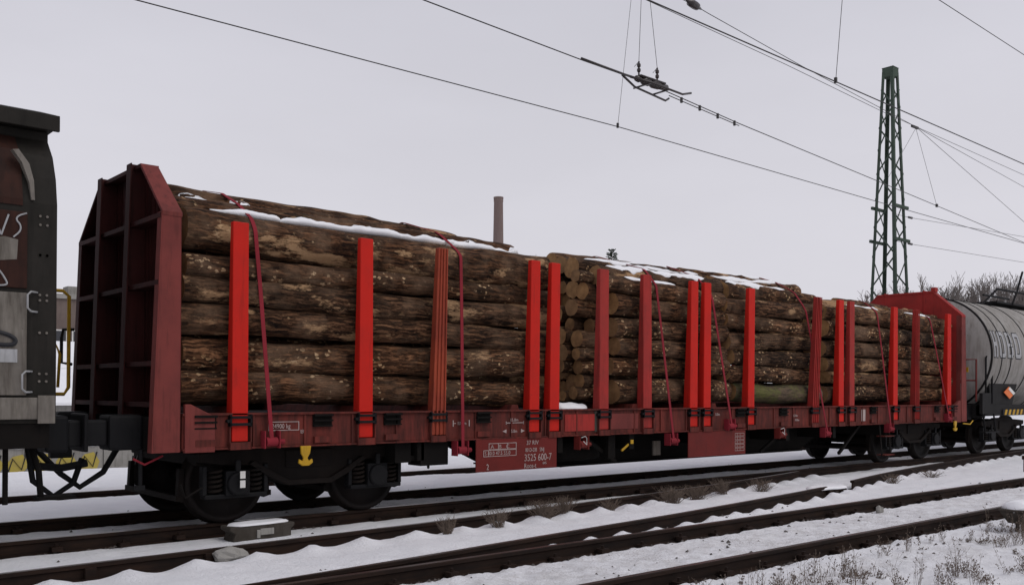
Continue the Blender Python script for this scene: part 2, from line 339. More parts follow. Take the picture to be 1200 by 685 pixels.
for yr in (-2.88, -4.37):
    for sgn in (-1, 1):
        Z += .03 * np.exp(-((Y - yr - sgn * .2) / .08) ** 2) * (fbm(X * 7, Y * 7, 3, 21) - .35)
Z += np.where(Y < -4.6, .06 * (fbm(X * .7, Y * .7, 3, 40) - .45) + .035 * (fbm(X * 3, Y * 3, 3, 41) - .45), 0)
Z += np.where((Y > 2.6) & (Y < 4.8), .035, 0) + .13 * np.clip((Y - 4.85) / .3, 0, 1) * np.exp(-((np.clip(Y, 6, None) - 6) / 4.5) ** 2)
Z -= .18 * np.clip((Y - 9.5) / 2, 0, 1)
def trench(Z, d, w=.105, lv=-.158):
    k = np.clip((np.abs(d) - w) / .07, 0, 1); k = k * k * (3 - 2 * k)
    return np.where(Z > lv, lv + (Z - lv) * k, Z)
for yr in RAILS_STRAIGHT[:4]: Z = trench(Z, Y - yr)
Z = np.where((X > -.8) & (X < 28.2), trench(Z, Y - DY), Z)
Z = np.where(X < 12.5, trench(Z, Y - CY), Z)
far = np.maximum(np.abs(X), np.abs(Y)); Z += np.where(far > 80, -.3 * (1 - np.exp(-(far - 80) / 60)), 0)
ny, nx = X.shape
verts = np.stack([X.ravel(), Y.ravel(), Z.ravel()], 1)
idx = np.arange(ny * nx).reshape(ny, nx)
faces = np.stack([idx[:-1, :-1], idx[:-1, 1:], idx[1:, 1:], idx[1:, :-1]], -1).reshape(-1, 4)
me = bpy.data.meshes.new('ground'); me.vertices.add(len(verts)); me.vertices.foreach_set('co', verts.ravel())
me.loops.add(faces.size); me.loops.foreach_set('vertex_index', faces.ravel().astype(np.int32))
me.polygons.add(len(faces)); me.polygons.foreach_set('loop_start', np.arange(0, faces.size, 4, dtype=np.int32))
me.update(); me.validate(); me.polygons.foreach_set('use_smooth', [True] * len(me.polygons)); me.materials.append(MATS['snow_ground'])
grit = np.clip(np.exp(-((Y + 3.6) / .75) ** 4) * .9 + .75 * np.exp(-((Y + 5.0) / .5) ** 2) + .35 * np.exp(-((Y - 1.38) / .9) ** 4) + .25 * (Y < -5), 0, 1)
at = me.attributes.new('grit', 'FLOAT', 'POINT'); at.data.foreach_set('value', grit.ravel().astype(np.float32))
put('ground', me, kind='structure', label='snow-covered railway ground running out to the horizon')
def ground_z(x, y):
    i = int(np.clip(np.searchsorted(gy, y), 1, ny - 1)); j = int(np.clip(np.searchsorted(gx, x), 1, nx - 1)); return float(Z[i, j])

# ------------------------------------------------------------------ rails
PROF = [(-.07, -.16), (.07, -.16), (.07, -.148), (.012, -.128), (.012, -.045), (.036, -.034), (.036, -.006), (.028, 0), (-.028, 0), (-.036, -.006), (-.036, -.034), (-.012, -.045), (-.012, -.128), (-.07, -.148)]
def rail(pts, parent, name='rail', taper=None):
    mb = MB(); n = len(PROF); vs = []
    for i, (x, y) in enumerate(pts):
        a = pts[max(i - 1, 0)]; b = pts[min(i + 1, len(pts) - 1)]
        d = Vector((b[0] - a[0], b[1] - a[1], 0)).normalized(); s_ = Vector((-d.y, d.x, 0))
        k = 1 if not taper else taper[i]
        for (u, w) in PROF: vs.append(Vector((x, y, w)) + s_ * u * k)
    fs = [(i * n + k, i * n + (k + 1) % n, (i + 1) * n + (k + 1) % n, (i + 1) * n + k) for i in range(len(pts) - 1) for k in range(n)]
    fs += [tuple(range(n)), tuple(range((len(pts)) * n - 1, (len(pts) - 1) * n - 1, -1))]
    mb.add(vs, fs); o = mb.build(name, 'rail_rust', parent)
    me = o.data; me.materials.append(MATS['rail_head'])
    for p in me.polygons:
        if p.normal.z > .9 and p.center.z > -.01: p.material_index = 1
    return o
clip = MB().box(-.05, .05, -.045, .045, 0, .05).tube([(0, 0, .05), (0, 0, .085)], .018, 6).beam((-.05, .05, .02), (.05, .05, .02), .03, .03).mesh('rail_clip', 'rail_rust')
def track(label, ys, xr=(-60, 160), clips=None):
    t_ = thing('railway_track', label, 'track')
    for y in ys:
        rail([(x, y) for x in np.linspace(xr[0], xr[1], 24)], t_)
        if clips:
            for k in range(clips[2]):
                x = clips[0] + k * clips[1]
                for s_ in ((-1,) if clips[3] else (-1, 1)):
                    o = put('rail_clip', clip, t_); o.location = (x + .02 * math.sin(k * 9.1), y + s_ * .1, -.135 + .012 * math.sin(k * 3.7)); o.rotation_euler = (0, 0, .1 * math.sin(k * 5)); o.scale = (1, 1, .9)
    return t_
track('brown-railed track under the freight wagons', (.63, 2.13), clips=(-2, .62, 24, True))
track('nearest railway track with gritty snow between its dark rails', (-2.88, -4.37), clips=(-1, .62, 26, False))
track('snow-covered track behind the log wagon, rails almost buried', (4.85, 6.35))
tt = thing('turnout_track', 'crossover track joining the nearest track to the wagon track', 'track')
def dense(pts, a, b, n=40):
    xs = np.linspace(a, b, n); k = np.ones(5) / 5; ys = np.array([interp(pts, x) for x in xs]); yp = np.pad(ys, 2, mode='edge'); ys2 = np.convolve(yp, k, 'valid'); ys2[:2] = ys[:2]; ys2[-2:] = ys[-2:]
    return list(zip(xs, ys2))
rail(dense(C_PTS, -40, 12.3, 80), tt); p_ = dense(D_PTS, -.55, 10.05); rail(p_, tt, taper=[min(1, .25 + .12 * i) for i in range(len(p_))]); rail(dense(D_PTS, 11.35, 27.5), tt)
for x in (-.95, .12):
    mb = MB(); y = float(interp(C_PTS, x)); mb.box(x - .045, x + .045, y - .075, y - .013, -.15, -.03).box(x - .08, x + .08, y - .16, y - .07, -.165, -.12).build('rail_brace', 'rail_rust', tt)
y = float(interp(D_PTS, 10.3)); MB().box(10.06, 10.5, y - .12, y + .06, -.17, -.04).box(10.15, 10.22, y - .19, y - .12, -.17, -.07).box(10.36, 10.42, y - .18, y - .12, -.17, -.08).box(10.55, 10.62, y - .1, y + .02, -.17, -.06).build('joint_block', 'rail_rust', tt, bevel=.01)

# ------------------------------------------------------------------ snow lumps
def snow_lump(name, x0, x1, yfun, zfun, wfun, hfun, label, n=None, parent=None, cat='snow', group=None, seed=0, **kw):
    n = n or max(6, int((x1 - x0) / .05)); vs = []; m = 9
    for i in range(n + 1):
        t_ = i / n; x = x0 + (x1 - x0) * t_; e = min(1, math.sqrt(max(0, min(t_, 1 - t_)) * 8))
        wl = wfun(x) * e * (1 + .45 * noise.noise((x * 3.1, seed, 1.7))) + .003; wr = wfun(x) * e * (1 + .45 * noise.noise((x * 3.7, seed, 5.7))) + .003
        for k in range(m):
            a = PI * k / (m - 1); yy = -math.cos(a); w = wl if yy < 0 else wr
            hh = hfun(x) * e * (math.sin(a) ** .6) * (1 + .4 * noise.noise((x * 5, yy * 2, seed + .5)))
            vs.append((x, yfun(x) + yy * w, zfun(x, yy * w) + hh))
        vs.append((x, yfun(x), zfun(x, 0) - .03))
    m += 1
    fs = [(i * m + k, i * m + (k + 1) % m, (i + 1) * m + (k + 1) % m, (i + 1) * m + k) for i in range(n) for k in range(m)]
    fs += [tuple(range(m)), tuple(range((n + 1) * m - 1, n * m - 1, -1))]
    mb = MB().add(vs, fs); return mb.build(name, 'snow', parent, True, label=label, cat=cat if parent is None else None, group=group, **kw)
y = float(interp(D_PTS, 10.3)); snow_lump('snow_patch', 9.75, 10.62, lambda x: y + .02 + .2 * (10.3 - x) * .2, lambda x, d: -.045, lambda x: .17, lambda x: .05, 'snow cap on the rail joint block right of centre', seed=3)

# ================================================================== TIMBER WAGON
wagon = thing('timber_wagon', 'long red flat wagon with stakes carrying stacked logs', 'freight wagon')
LW, WY = 18.66, 2.76
def both(fn):                                   # near side and its mirror on the far side
    fn(0, 1); fn(1, -1)
def yy_(side, y): return y if side == 0 else WY - y
# solebars (side sills) with flanges
def solebar(side, s_):
    mb = MB(); y0, y1 = sorted((yy_(side, .03), yy_(side, .05))); mb.box(.28, LW - .28, y0, y1, .87, 1.21)
    a, b = sorted((yy_(side, .0), yy_(side, .14))); mb.box(.28, LW - .28, a, b, 1.21, 1.235); mb.box(.28, LW - .28, a, b, .85, .87)
    for k in range(30):
        x = .45 + k * .615
        if x < LW - .4:
            a, b = sorted((yy_(side, .012), yy_(side, .03))); mb.box(x - .012, x + .012, a, b, .87, 1.21)
    mb.build('solebar', 'wagon_red', wagon, bevel=.004)
both(solebar)
MB().box(.25, LW - .25, .14, WY - .14, 1.17, 1.21).build('deck', 'underframe', wagon)
MB().box(.3, LW - .3, WY - .2, WY - .16, 1.21, 1.36).build('gap_screen', 'underframe', wagon)  # added dark strip, keeps background brightness out of the gap under the logs
for e in (0, 1):
    x0, x1 = (.0, .26) if e == 0 else (LW - .26, LW)
    MB().box(x0, x1, .05, WY - .05, .84, 1.2).build('headstock', 'underframe', wagon, bevel=.008)
    for side in (0, 1):
        a, b = sorted((yy_(side, .0), yy_(side, .06)))
        MB().prism([(.30, .83), (.62, .83), (.62, 1.2), (.36, 1.33), (.30, 1.33)] if e == 0 else [(LW - .30, .83), (LW - .62, .83), (LW - .62, 1.2), (LW - .36, 1.33), (LW - .30, 1.33)], 'y', a - .008, b - .008).build('corner_gusset', 'post_red', wagon, bevel=.005)
# bolsters the logs lie on
for x in (.95, 2.5, 3.6, 4.9, 7.35, 8.7, 9.3, 10.4, 12.3, 13.3, 15.2, 16.4, 17.6):
    MB().prism([(x - .09, 1.21), (x + .09, 1.21), (x + .05, 1.30), (x - .05, 1.30)], 'y', .12, WY - .12).build('bolster', 'wagon_red', wagon, bevel=.004)
# fish-bellied centre sills, cross members, truss
for yc in (.85, 1.91):
    MB().prism([(4.6, .87), (5.7, .38), (13.0, .36), (14.3, .87)], 'y', yc - .02, yc + .02).box(5.7, 13.0, yc - .1, yc + .1, .345, .37).build('centre_sill', 'underframe', wagon)
MB().box(5.5, 13.2, 1.2, 1.5, .45, .86).build('brake_pipe_trough', 'underframe', wagon)
for x in (3.3, 5.7, 7.2, 9.3, 11.4, 13.0, 15.0): MB().box(x - .05, x + .05, .06, WY - .06, .62, .86).build('cross_member', 'underframe', wagon)
for p, q in (((13.4, .2, .3), (14.2, .2, .85)), ((6.2, .15, .85), (7.1, .3, .42)), ((11.6, .2, .85), (10.9, .3, .42))): MB().beam(p, q, .05, .05).build('brace', 'underframe', wagon)
MB().lathe([(.02, -.5), (.17, -.47), (.19, -.3), (.19, .3), (.17, .47), (.02, .5)], (6.6, .7, .62), 'x', 20).build('air_tank', 'underframe', wagon, True)
MB().box(3.3, 3.73, .06, .34, .55, .86).box(3.5, 3.53, .18, .21, .5, .55).build('control_box', 'underframe', wagon, bevel=.01)
MB().box(2.95, 3.18, .1, .4, .6, .86).box(3.18, 3.27, .12, .16, .62, .68).box(3.2, 3.28, .2, .24, .75, .8).build('brake_gear', 'underframe', wagon)

# bulkheads (end walls), built at the left end, mirrored for the right end
def bulkhead(e):
    fx = (lambda x: x) if e == 0 else (lambda x: LW - x)
    root = thing('bulkhead', parent=wagon)
    mat = 'end_wall_shaded' if e == 0 else 'end_wall_bright'  # left end takes the copy with shade in its colour
    def xo0(z): return -.045 + .085 * (z - .86) / 3.0
    xm = xo0
    def xe_(z): return -.022 + .036 * (z - .86)
    yp = [0.0, .90, 1.86, 2.70]
    def top(y):
        y = max(0, min(y, 2.7 - y)); return 3.28 + (3.88 - 3.28) * min(1, y / .66)
    # corrugated panel: many vertical boards as one folded sheet
    mb = MB(); n = 46; WB = 2.70
    for i in range(n):
        y0 = .05 + (WB - .1) * i / n; y1 = .05 + (WB - .1) * (i + 1) / n; d = .018 if i % 2 else 0
        xa, xb = sorted((fx(.2 + d), fx(.255)))
        zt0, zt1 = top(y0) - .03, top(y1) - .03
        mb.hexa([(xa, y0, .9), (xb, y0, .9), (xb, y1, .9), (xa, y1, .9)], [(xa, y0, zt0), (xb, y0, zt0), (xb, y1, zt1), (xa, y1, zt1)])
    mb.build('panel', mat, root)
    for i, y in enumerate(yp):
        th = .016; zt = 3.28 if i in (0, 3) else 3.91
        if i == 0: a, b = 0.0, th
        elif i == 3: a, b = 2.70 - th, 2.70
        else: a, b = y - th / 2, y + th / 2
        xi = .25 if i in (0, 3) else .255; xo = xe_ if i in (0, 3) else xm
        zb = .84
        mb = MB().hexa([(fx(xo(zb)), a, zb), (fx(xi), a, zb), (fx(xi), b, zb), (fx(xo(zb)), b, zb)], [(fx(xo(zt)), a, zt), (fx(xi), a, zt), (fx(xi), b, zt), (fx(xo(zt)), b, zt)])
        fa, fb = (a, a + .12) if i == 0 else ((b - .12, b) if i == 3 else (y - .07, y + .07))
        mb.hexa([(fx(xo(zb) - .014), fa, zb), (fx(xo(zb)), fa, zb), (fx(xo(zb)), fb, zb), (fx(xo(zb) - .014), fb, zb)], [(fx(xo(zt) - .014), fa, zt), (fx(xo(zt)), fa, zt), (fx(xo(zt)), fb, zt), (fx(xo(zt) - .014), fb, zt)])
        if i in (0, 3): mb.box(*sorted((fx(.257), fx(.262))), a + (.017 if i == 0 else -.1), b + (.1 if i == 0 else -.017), .84, zt)
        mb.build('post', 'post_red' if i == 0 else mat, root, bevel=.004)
    for z in (1.30, 1.72, 2.54, 3.22):
        for a, b in ((.02, .89), (.91, 1.85), (1.87, 2.68)):
            MB().box(*sorted((fx(xm(z) + .02), fx(.2))), a, b, z, z + .05).build('rail', mat, root, bevel=.003)
    for a, b in ((-.005, .68), (2.705, 2.02)):         # sloping caps
        za, zb = 3.285, 3.885; x0, x1 = .055, .262; h = .045
        MB().hexa([(fx(x0), a, za - h), (fx(x1), a, za - h), (fx(x1), a, za), (fx(x0), a, za)], [(fx(x0 + .02), b, zb - h), (fx(x1), b, zb - h), (fx(x1), b, zb), (fx(x0 + .02), b, zb)]).build('sloping_cap', 'post_red' if a < 1 and e == 0 else mat, root, bevel=.004)
    for a, b in ((.68, .888), (.912, 1.848), (1.872, 2.02)):
        MB().box(*sorted((fx(.075), fx(.272))), a, b, 3.84, 3.885).build('top_rail', mat, root, bevel=.004)
    if e == 1: MB().box(*sorted((fx(.1), fx(.24))), .62, .72, 3.86, 3.97).build('lifting_eye', mat, root)
    return root
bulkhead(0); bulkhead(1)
mb = MB()
for k, (y, z, dy, dz) in enumerate(((1.2, 2.95, .12, .1), (1.1, 2.8, .2, -.05), (1.25, 2.7, .05, .2), (1.15, 2.55, .18, .08), (1.3, 2.45, -.1, .15), (1.15, 2.3, .2, .03))): mb.tube([(.188, y, z), (.188, y + dy, z + dz), (.188, y + dy + .08, z + dz - .12)], .012, 5)
mb.build('chalk_scribble', 'faded_white', wagon)

# stakes in their pockets
def stake_mesh(w0, w1, d0, d1, lean, style):
    mb = MB(); z0, z1 = .93, 3.27
    def sec(z, w, d, dx): return [(dx - w / 2, 0, z), (dx + w / 2, 0, z), (dx + w / 2, d, z), (dx - w / 2, d, z)]
    mb.hexa(sec(z0, w0, d0, 0), sec(z1, w1, d1, lean))
    if style == 'channel':
        for f in (-.5, -.16, .16, .5):
            mb.hexa([(w0 * f - .012, -.02, z0), (w0 * f + .012, -.02, z0), (w0 * f + .012, .0, z0), (w0 * f - .012, .0, z0)], [(lean + w1 * f - .01, -.02, z1), (lean + w1 * f + .01, -.02, z1), (lean + w1 * f + .01, 0, z1), (lean + w1 * f - .01, 0, z1)])
    return mb
STK = [(.9, 'stake_red', .185, .18, 0, ''), (2.47, 'stake_red', .19, .175, 0, ''), (3.52, 'stake_brown', .19, .13, .06, 'channel'), (5.15, 'stake_red', .185, .17, .02, ''), (5.53, 'stake_red', .185, .17, .02, ''),
       (6.53, 'stake_faded', .20, .19, 0, ''), (7.5, 'stake_faded', .20, .19, -.02, ''), (8.62, 'stake_red', .20, .18, .02, ''), (8.97, 'stake_red', .19, .18, .01, ''), (10.19, 'stake_red', .19, .18, .02, ''),
       (12.2, 'stake_faded', .19, .16, .14, 'channel'), (13.15, 'stake_red', .19, .18, 0, ''), (13.55, 'stake_faded', .19, .18, 0, ''), (15.3, 'stake_red', .19, .18, 0, ''), (16.22, 'stake_faded', .17, .15, .02, 'channel'), (17.79, 'stake_red', .2, .18, 0, '')]
band = MB().box(-.125, .125, -.035, -.012, 1.175, 1.205).box(-.125, .125, -.035, -.012, 1.10, 1.13).box(-.125, -.105, -.035, .05, 1.09, 1.22).box(.105, .125, -.035, .05, 1.09, 1.22).tube([(-.14, -.03, 1.15), (-.14, .02, 1.15)], .018, 8).mesh('pocket_clamp', 'black_steel')
shoe = MB().box(-.125, .125, -.02, -.008, .845, .925).box(-.125, -.112, -.02, .03, .845, 1.1).box(.112, .125, -.02, .03, .845, 1.1).mesh('pocket_shoe', 'wagon_red')
snow_s = None
for x, mat, w0, w1, lean, style in STK:
    mb = stake_mesh(w0, w1, .15 if not style else .12, .07, lean, style)
    o = mb.build('stake', mat, wagon, bevel=.01); o.location = (x, 0, 0)
    if mat != 'stake_red': o['label'] = 'faded ribbed stake' if style else 'dull faded red stake'
    put('pocket_clamp', band, o); put('pocket_shoe', shoe, o)
    f = put('stake', stake_mesh(w0, w1, .17, .07, lean, '').mesh('stake', mat), wagon); f.rotation_euler = (0, 0, PI); f.location = (x, WY, 0)
pocket = MB().box(-.12, .12, -.012, .03, 1.07, 1.085).box(-.12, .12, -.022, .03, 1.13, 1.15).box(-.12, .12, -.03, .03, 1.19, 1.215).box(-.12, .12, .012, .03, 1.085, 1.19).mesh('empty_pocket', 'underframe')
shoe2 = MB().box(-.11, .11, -.012, .03, .89, .96).mesh('pocket_foot', 'wagon_red')
for x in (.52, 1.9, 2.85, 4.26, 9.9, 11.2, 14.4, 17.2, 18.05):
    o = put('empty_pocket', pocket, wagon); o.location = (x, 0, 0); put('pocket_foot', shoe2, o)

# underslung plates with the running number
pl = MB().box(4.13, 5.57, -.004, .012, .43, .85).build('number_plate', 'plate_red', wagon, bevel=.003)
for s_, size, x, z, sx in (('37 RIV', .082, 5.0, .76, 1.0), ('80 D-DB   SNJ', .075, 4.98, .665, .78), ('3525 600-7', .135, 4.96, .54, .82), ('Roos-t', .095, 4.96, .445, .85), ('645', .05, 5.3, .485, 1), ('A   B   C', .07, 4.37, .73, 1.3), ('S 40.0 47.5 55.0', .07, 4.27, .645, .98), ('2', .11, 4.3, .455, .8)):
    facing_text(s_, size, 'faded_white', x, -.0075, z, pl, sx)
mb = MB()
def frame2(mb, x0, x1, z0, z1, y, t_=.008, cols=()):
    mb.box(x0, x1, y - .003, y, z0, z0 + t_).box(x0, x1, y - .003, y, z1 - t_, z1)
    for x in (x0, x1 - t_) + tuple(cols): mb.box(x, x + t_, y - .003, y, z0 + t_, z1 - t_)
frame2(mb, 4.34, 4.82, .715, .80, -.0055, cols=(4.5, 4.66)); frame2(mb, 4.25, 4.82, .625, .712, -.0055, cols=(4.33,))
mb.build('table_frame', 'faded_white', pl)
pl2 = MB().box(8.48, 10.02, -.004, .012, .44, .845).build('number_plate', 'plate_red', wagon, bevel=.003)
mb = MB()
for k in range(5): frame2(mb, 9.72, 9.98, .50 + k * .062, .55 + k * .062, -.0055, .006, cols=(9.78, 9.86))
mb.build('table_frame', 'faded_white', pl2)
for s_, size, x, z, sx in (('24900 kg', .075, 1.27, 1.06, .82), ('15.0m', .06, 4.72, 1.08, 1), ('5.0m', .06, 4.74, .93, .9), ('10.0m', .06, 3.83, 1.05, 1), ('REV', .06, 1.62, 1.0, .4), ('15.0m', .06, 11.5, 1.05, 1), ('10.0m', .06, 11.55, .97, 1), ('5.0m', .06, 9.2, 1.1, 1)):
    facing_text(s_, size, 'faded_white', x, .0105, z, wagon, sx)
mb = MB(); frame2(mb, 1.24, 1.61, 1.035, 1.135, .0265, .008); mb.box(4.66, 4.98, .024, .027, 1.055, 1.065).box(4.66, 4.67, .024, .027, 1.04, 1.08).box(4.97, 4.98, .024, .027, 1.04, 1.08)
mb.prism([(4.6, .95), (4.67, .975), (4.67, .925)], 'y', .024, .027).prism([(5.0, .95), (4.93, .975), (4.93, .925)], 'y', .024, .027).box(13.95, 14.1, .02, .027, .93, 1.16)
mb.box(3.77, 3.785, .024, .027, 1.03, 1.11).box(3.785, 3.82, .024, .027, 1.065, 1.075).box(4.03, 4.045, .024, .027, 1.03, 1.11)
mb.build('marking', 'faded_white', wagon, kind='stuff')
MB().box(5.75, 6.35, .018, .03, .92, 1.16).build('paint_patch', 'stake_faded', wagon)
MB().box(6.35, 6.43, .016, .03, .9, 1.2).build('paint_patch', 'grey_box', wagon)
MB().box(6.7, 7.3, .02, .03, .93, 1.16).build('paint_patch', 'post_red', wagon)
# yellow towing hooks
for x in (1.67, 18.05):
    hk = MB().prism([(x + (a - .01) * .8, .86 - (.86 - b) * .85) for a, b in ((-.07, .86), (.09, .86), (.075, .76), (.035, .70), (.06, .66), (.11, .69), (.12, .64), (.06, .6), (-.04, .6), (-.1, .64), (-.09, .69), (-.04, .66), (-.025, .70), (-.06, .76))], 'y', -.03, .0).build('towing_hook', 'yellow_paint', wagon, bevel=.006)
# winches for the lashing straps
def winch(x, z, mat='strap_red'):
    MB().lathe([(.02, -.06), (.05, -.06), (.05, .07), (.02, .07)], (x, -.03, z), 'x', 14).box(x - .09, x - .075, -.07, .05, z - .07, z + .12).box(x + .085, x + .1, -.07, .05, z - .07, z + .12).tube([(x + .1, -.03, z), (x + .16, -.03, z)], .03, 8).build('winch', mat, wagon)
for x, z in ((1.24, .92), (3.86, .73), (8.04, .72), (9.55, .92), (12.55, .72), (15.0, .75), (17.66, .92)): winch(x, z)
for x, z in ((6.05, .73), (11.05, .74)):
    winch(x, z, 'plate_red')
    MB().tube([(x - .05, -.06, z + .1), (x, -.09, z + .12), (x + .04, -.08, z + .09), (x + .05, -.07, z + .04), (x + .02, -.1, z + .0), (x - .03, -.08, z + .05)], .005, 5).build('loose_rope_end', 'white_paint', wagon)
MB().tube([(7.02, .1, .6), (7.2, .08, .72)], .018, 6).box(7.17, 7.23, .05, .1, .7, .76).build('brake_lever', 'yellow_paint', wagon)
MB().box(7.75, 7.92, .1, .13, .5, .72).build('card_holder', 'grey_box', wagon); MB().box(6.75, 6.9, .12, .3, .5, .84).build('bracket', 'underframe', wagon)
# shunter's step on the right
for x in (14.72, 15.08): MB().beam((x, .05, .86), (x - .02, -.02, .2), .05, .012, (0, 1, 0)).build('step_hanger', 'underframe', wagon)
for z in (.6, .22): MB().box(14.7, 15.1, -.08, .1, z, z + .02).build('step_tread', 'wagon_red', wagon)
# handrails on the right end
for x in (18.45,): MB().tube([(x, -.02, .8), (x + .3, -.05, .78), (x + .45, -.05, .86)], .012, 6).build('shunter_handle', 'yellow_paint', wagon)

# bogies
WH = MB().lathe([(.08, -.1), (.1, -.09), (.1, -.04), (.38, -.015), (.40, -.065), (.455, -.07), (.46, .03), (.475, .045), (.49, .06), (.475, .07), (.40, .07), (.38, .015), (.1, .05), (.1, .08), (.08, .09)], (0, 0, 0), 'y', 44).mesh('wheel', 'wheel_steel', True)
def spring_mesh():
    pts = [(.075 * math.cos(a), .075 * math.sin(a), .26 * a / (2 * PI * 5)) for a in np.linspace(0, 2 * PI * 5, 66)]
    return MB().tube(pts, .017, 6).mesh('spring', 'bogie_steel', True)
SPR = spring_mesh()
def make_bogie(parent, xc):
    b = thing('bogie', parent=parent, loc=(xc, 1.38, 0))
    for s_ in (-1, 1):
        y0, y1 = sorted((s_ * .93, s_ * 1.05))
        out = [(-1.30, .80), (-1.3, .70), (-1.05, .66), (-.68, .64), (-.50, .55), (-.30, .43), (.30, .43), (.50, .55), (.68, .64), (1.05, .66), (1.3, .70), (1.3, .80), (.6, .84), (.45, .88), (-.45, .88), (-.6, .84)]
        MB().prism(out, 'y', y0, y1).build('side_frame', 'bogie_steel', b, bevel=.015)
        lo = [(-.75, .66), (-.5, .5), (-.28, .40), (.28, .40), (.5, .5), (.75, .66), (.7, .70), (.46, .56), (.26, .46), (-.26, .46), (-.46, .56), (-.7, .70)]
        MB().prism(lo, 'y', *sorted((s_ * .9, s_ * 1.1))).build('frame_flange', 'bogie_steel', b, bevel=.008)
        MB().box(-.3, .3, *sorted((s_ * 1.05, s_ * 1.07)), .6, .8).build('bolster_cover', 'bogie_steel', b, bevel=.01)
        for xa in (-.9, .9):
            mb = MB().lathe([(.02, 0), (.12, .0), (.13, .02), (.13, .2), (.02, .2)], (xa, 1.12 if s_ > 0 else -1.32 + .2, .46) if s_ > 0 else (xa, -1.17, .46), 'y', 20)
            mb.box(xa - .14, xa + .14, *sorted((s_ * .95, s_ * 1.13)), .33, .60).box(xa - .36, xa + .36, *sorted((s_ * .95, s_ * 1.1)), .30, .35)
            mb.box(xa - .38, xa - .33, *sorted((s_ * .97, s_ * 1.08)), .34, .66).box(xa + .33, xa + .38, *sorted((s_ * .97, s_ * 1.08)), .34, .66)
            mb.box(xa - .03, xa + .03, *sorted((s_ * 1.1, s_ * 1.14)), .58, .72)
            mb.build('axle_box', 'black_steel', b, bevel=.012)
            for dx in (-.23, .23):
                o = put('spring', SPR, b); o.location = (xa + dx, s_ * 1.03, .35)
            o = put('wheel', WH, b); o.location = (xa, s_ * .75, .462); o.rotation_euler = (0, 0, PI if s_ > 0 else 0)
    for xa in (-.9, .9):
        MB().tube([(xa, -.95, .462), (xa, .95, .462)], .08, 14).build('axle', 'bogie_steel', b)
        for sx in (-1, 1):
            mb = MB()
            for s_ in (-1, 1): mb.prism([(xa + sx * .47, .25), (xa + sx * .54, .27), (xa + sx * .52, .62), (xa + sx * .47, .62)], 'y', s_ * .75 - .04, s_ * .75 + .04)
            mb.beam((xa + sx * .53, -.8, .3), (xa + sx * .53, .8, .3), .05, .06).build('brake_rigging', 'bogie_steel', b)
    MB().box(-.3, .3, -.9, .9, .58, .84).build('bogie_bolster', 'bogie_steel', b, bevel=.01)
    for xe in (-1.25, 1.25): MB().box(xe - .05, xe + .05, -.95, .95, .66, .78).build('end_beam', 'bogie_steel', b)
    return b
bog = make_bogie(wagon, 1.9)
tag_ = MB().box(.98, 1.04, .228, .232, .42, .5).box(.98, 1.04, .228, .232, .52, .6); tag_.build('axle_box_label', 'white_paint', wagon).location = (.0, -.07, 0)
copy_tree(bog, wagon, (16.76, 1.38, 0))
# buffers, coupler and air hoses at both ends
def buffers(root, x, d, mat='black_steel'):
    for y in (.5, 2.26):
        MB().box(*sorted((x, x + d * .34)), y - .17, y + .17, .86, 1.22).build('buffer_case', mat, root, bevel=.03)
        MB().box(*sorted((x + d * .34, x + d * .56)), y - .12, y + .12, .91, 1.17).build('buffer_plunger', mat, root, bevel=.02)
        MB().box(*sorted((x + d * .56, x + d * .60)), y - .24, y + .24, .86, 1.24).build('buffer_head', mat, root, bevel=.02)
buffers(wagon, 0.0, -1); buffers(wagon, LW, 1)
MB().tube([(-.02, 1.38, 1.0), (-.3, 1.38, .98), (-.45, 1.38, .9)], .045, 10).box(-.62, -.4, 1.33, 1.43, .74, .98).build('coupling', 'black_steel', wagon, bevel=.01)
MB().tube([(-.05, .95, .86), (-.2, .95, .6), (-.42, 1.0, .45), (-.6, 1.05, .6), (-.85, 1.05, .88)], .032, 8).build('air_hose', 'black_steel', wagon, True)
MB().tube([(-.02, .35, .86), (-.04, .3, .6), (-.04, .3, .48)], .022, 6).box(-.09, 0, .27, .33, .45, .5).build('uncoupling_lever', 'black_steel', wagon)
MB().tube([(.15, .2, .8), (-.05, .15, .72), (-.15, .2, .78)], .012, 6).build('cable_loop', 'strap_red', wagon)
MB().tube([(.55, .15, .45), (.35, .1, .36), (.3, .1, .5)], .012, 6).build('cable_loop', 'underframe', wagon)

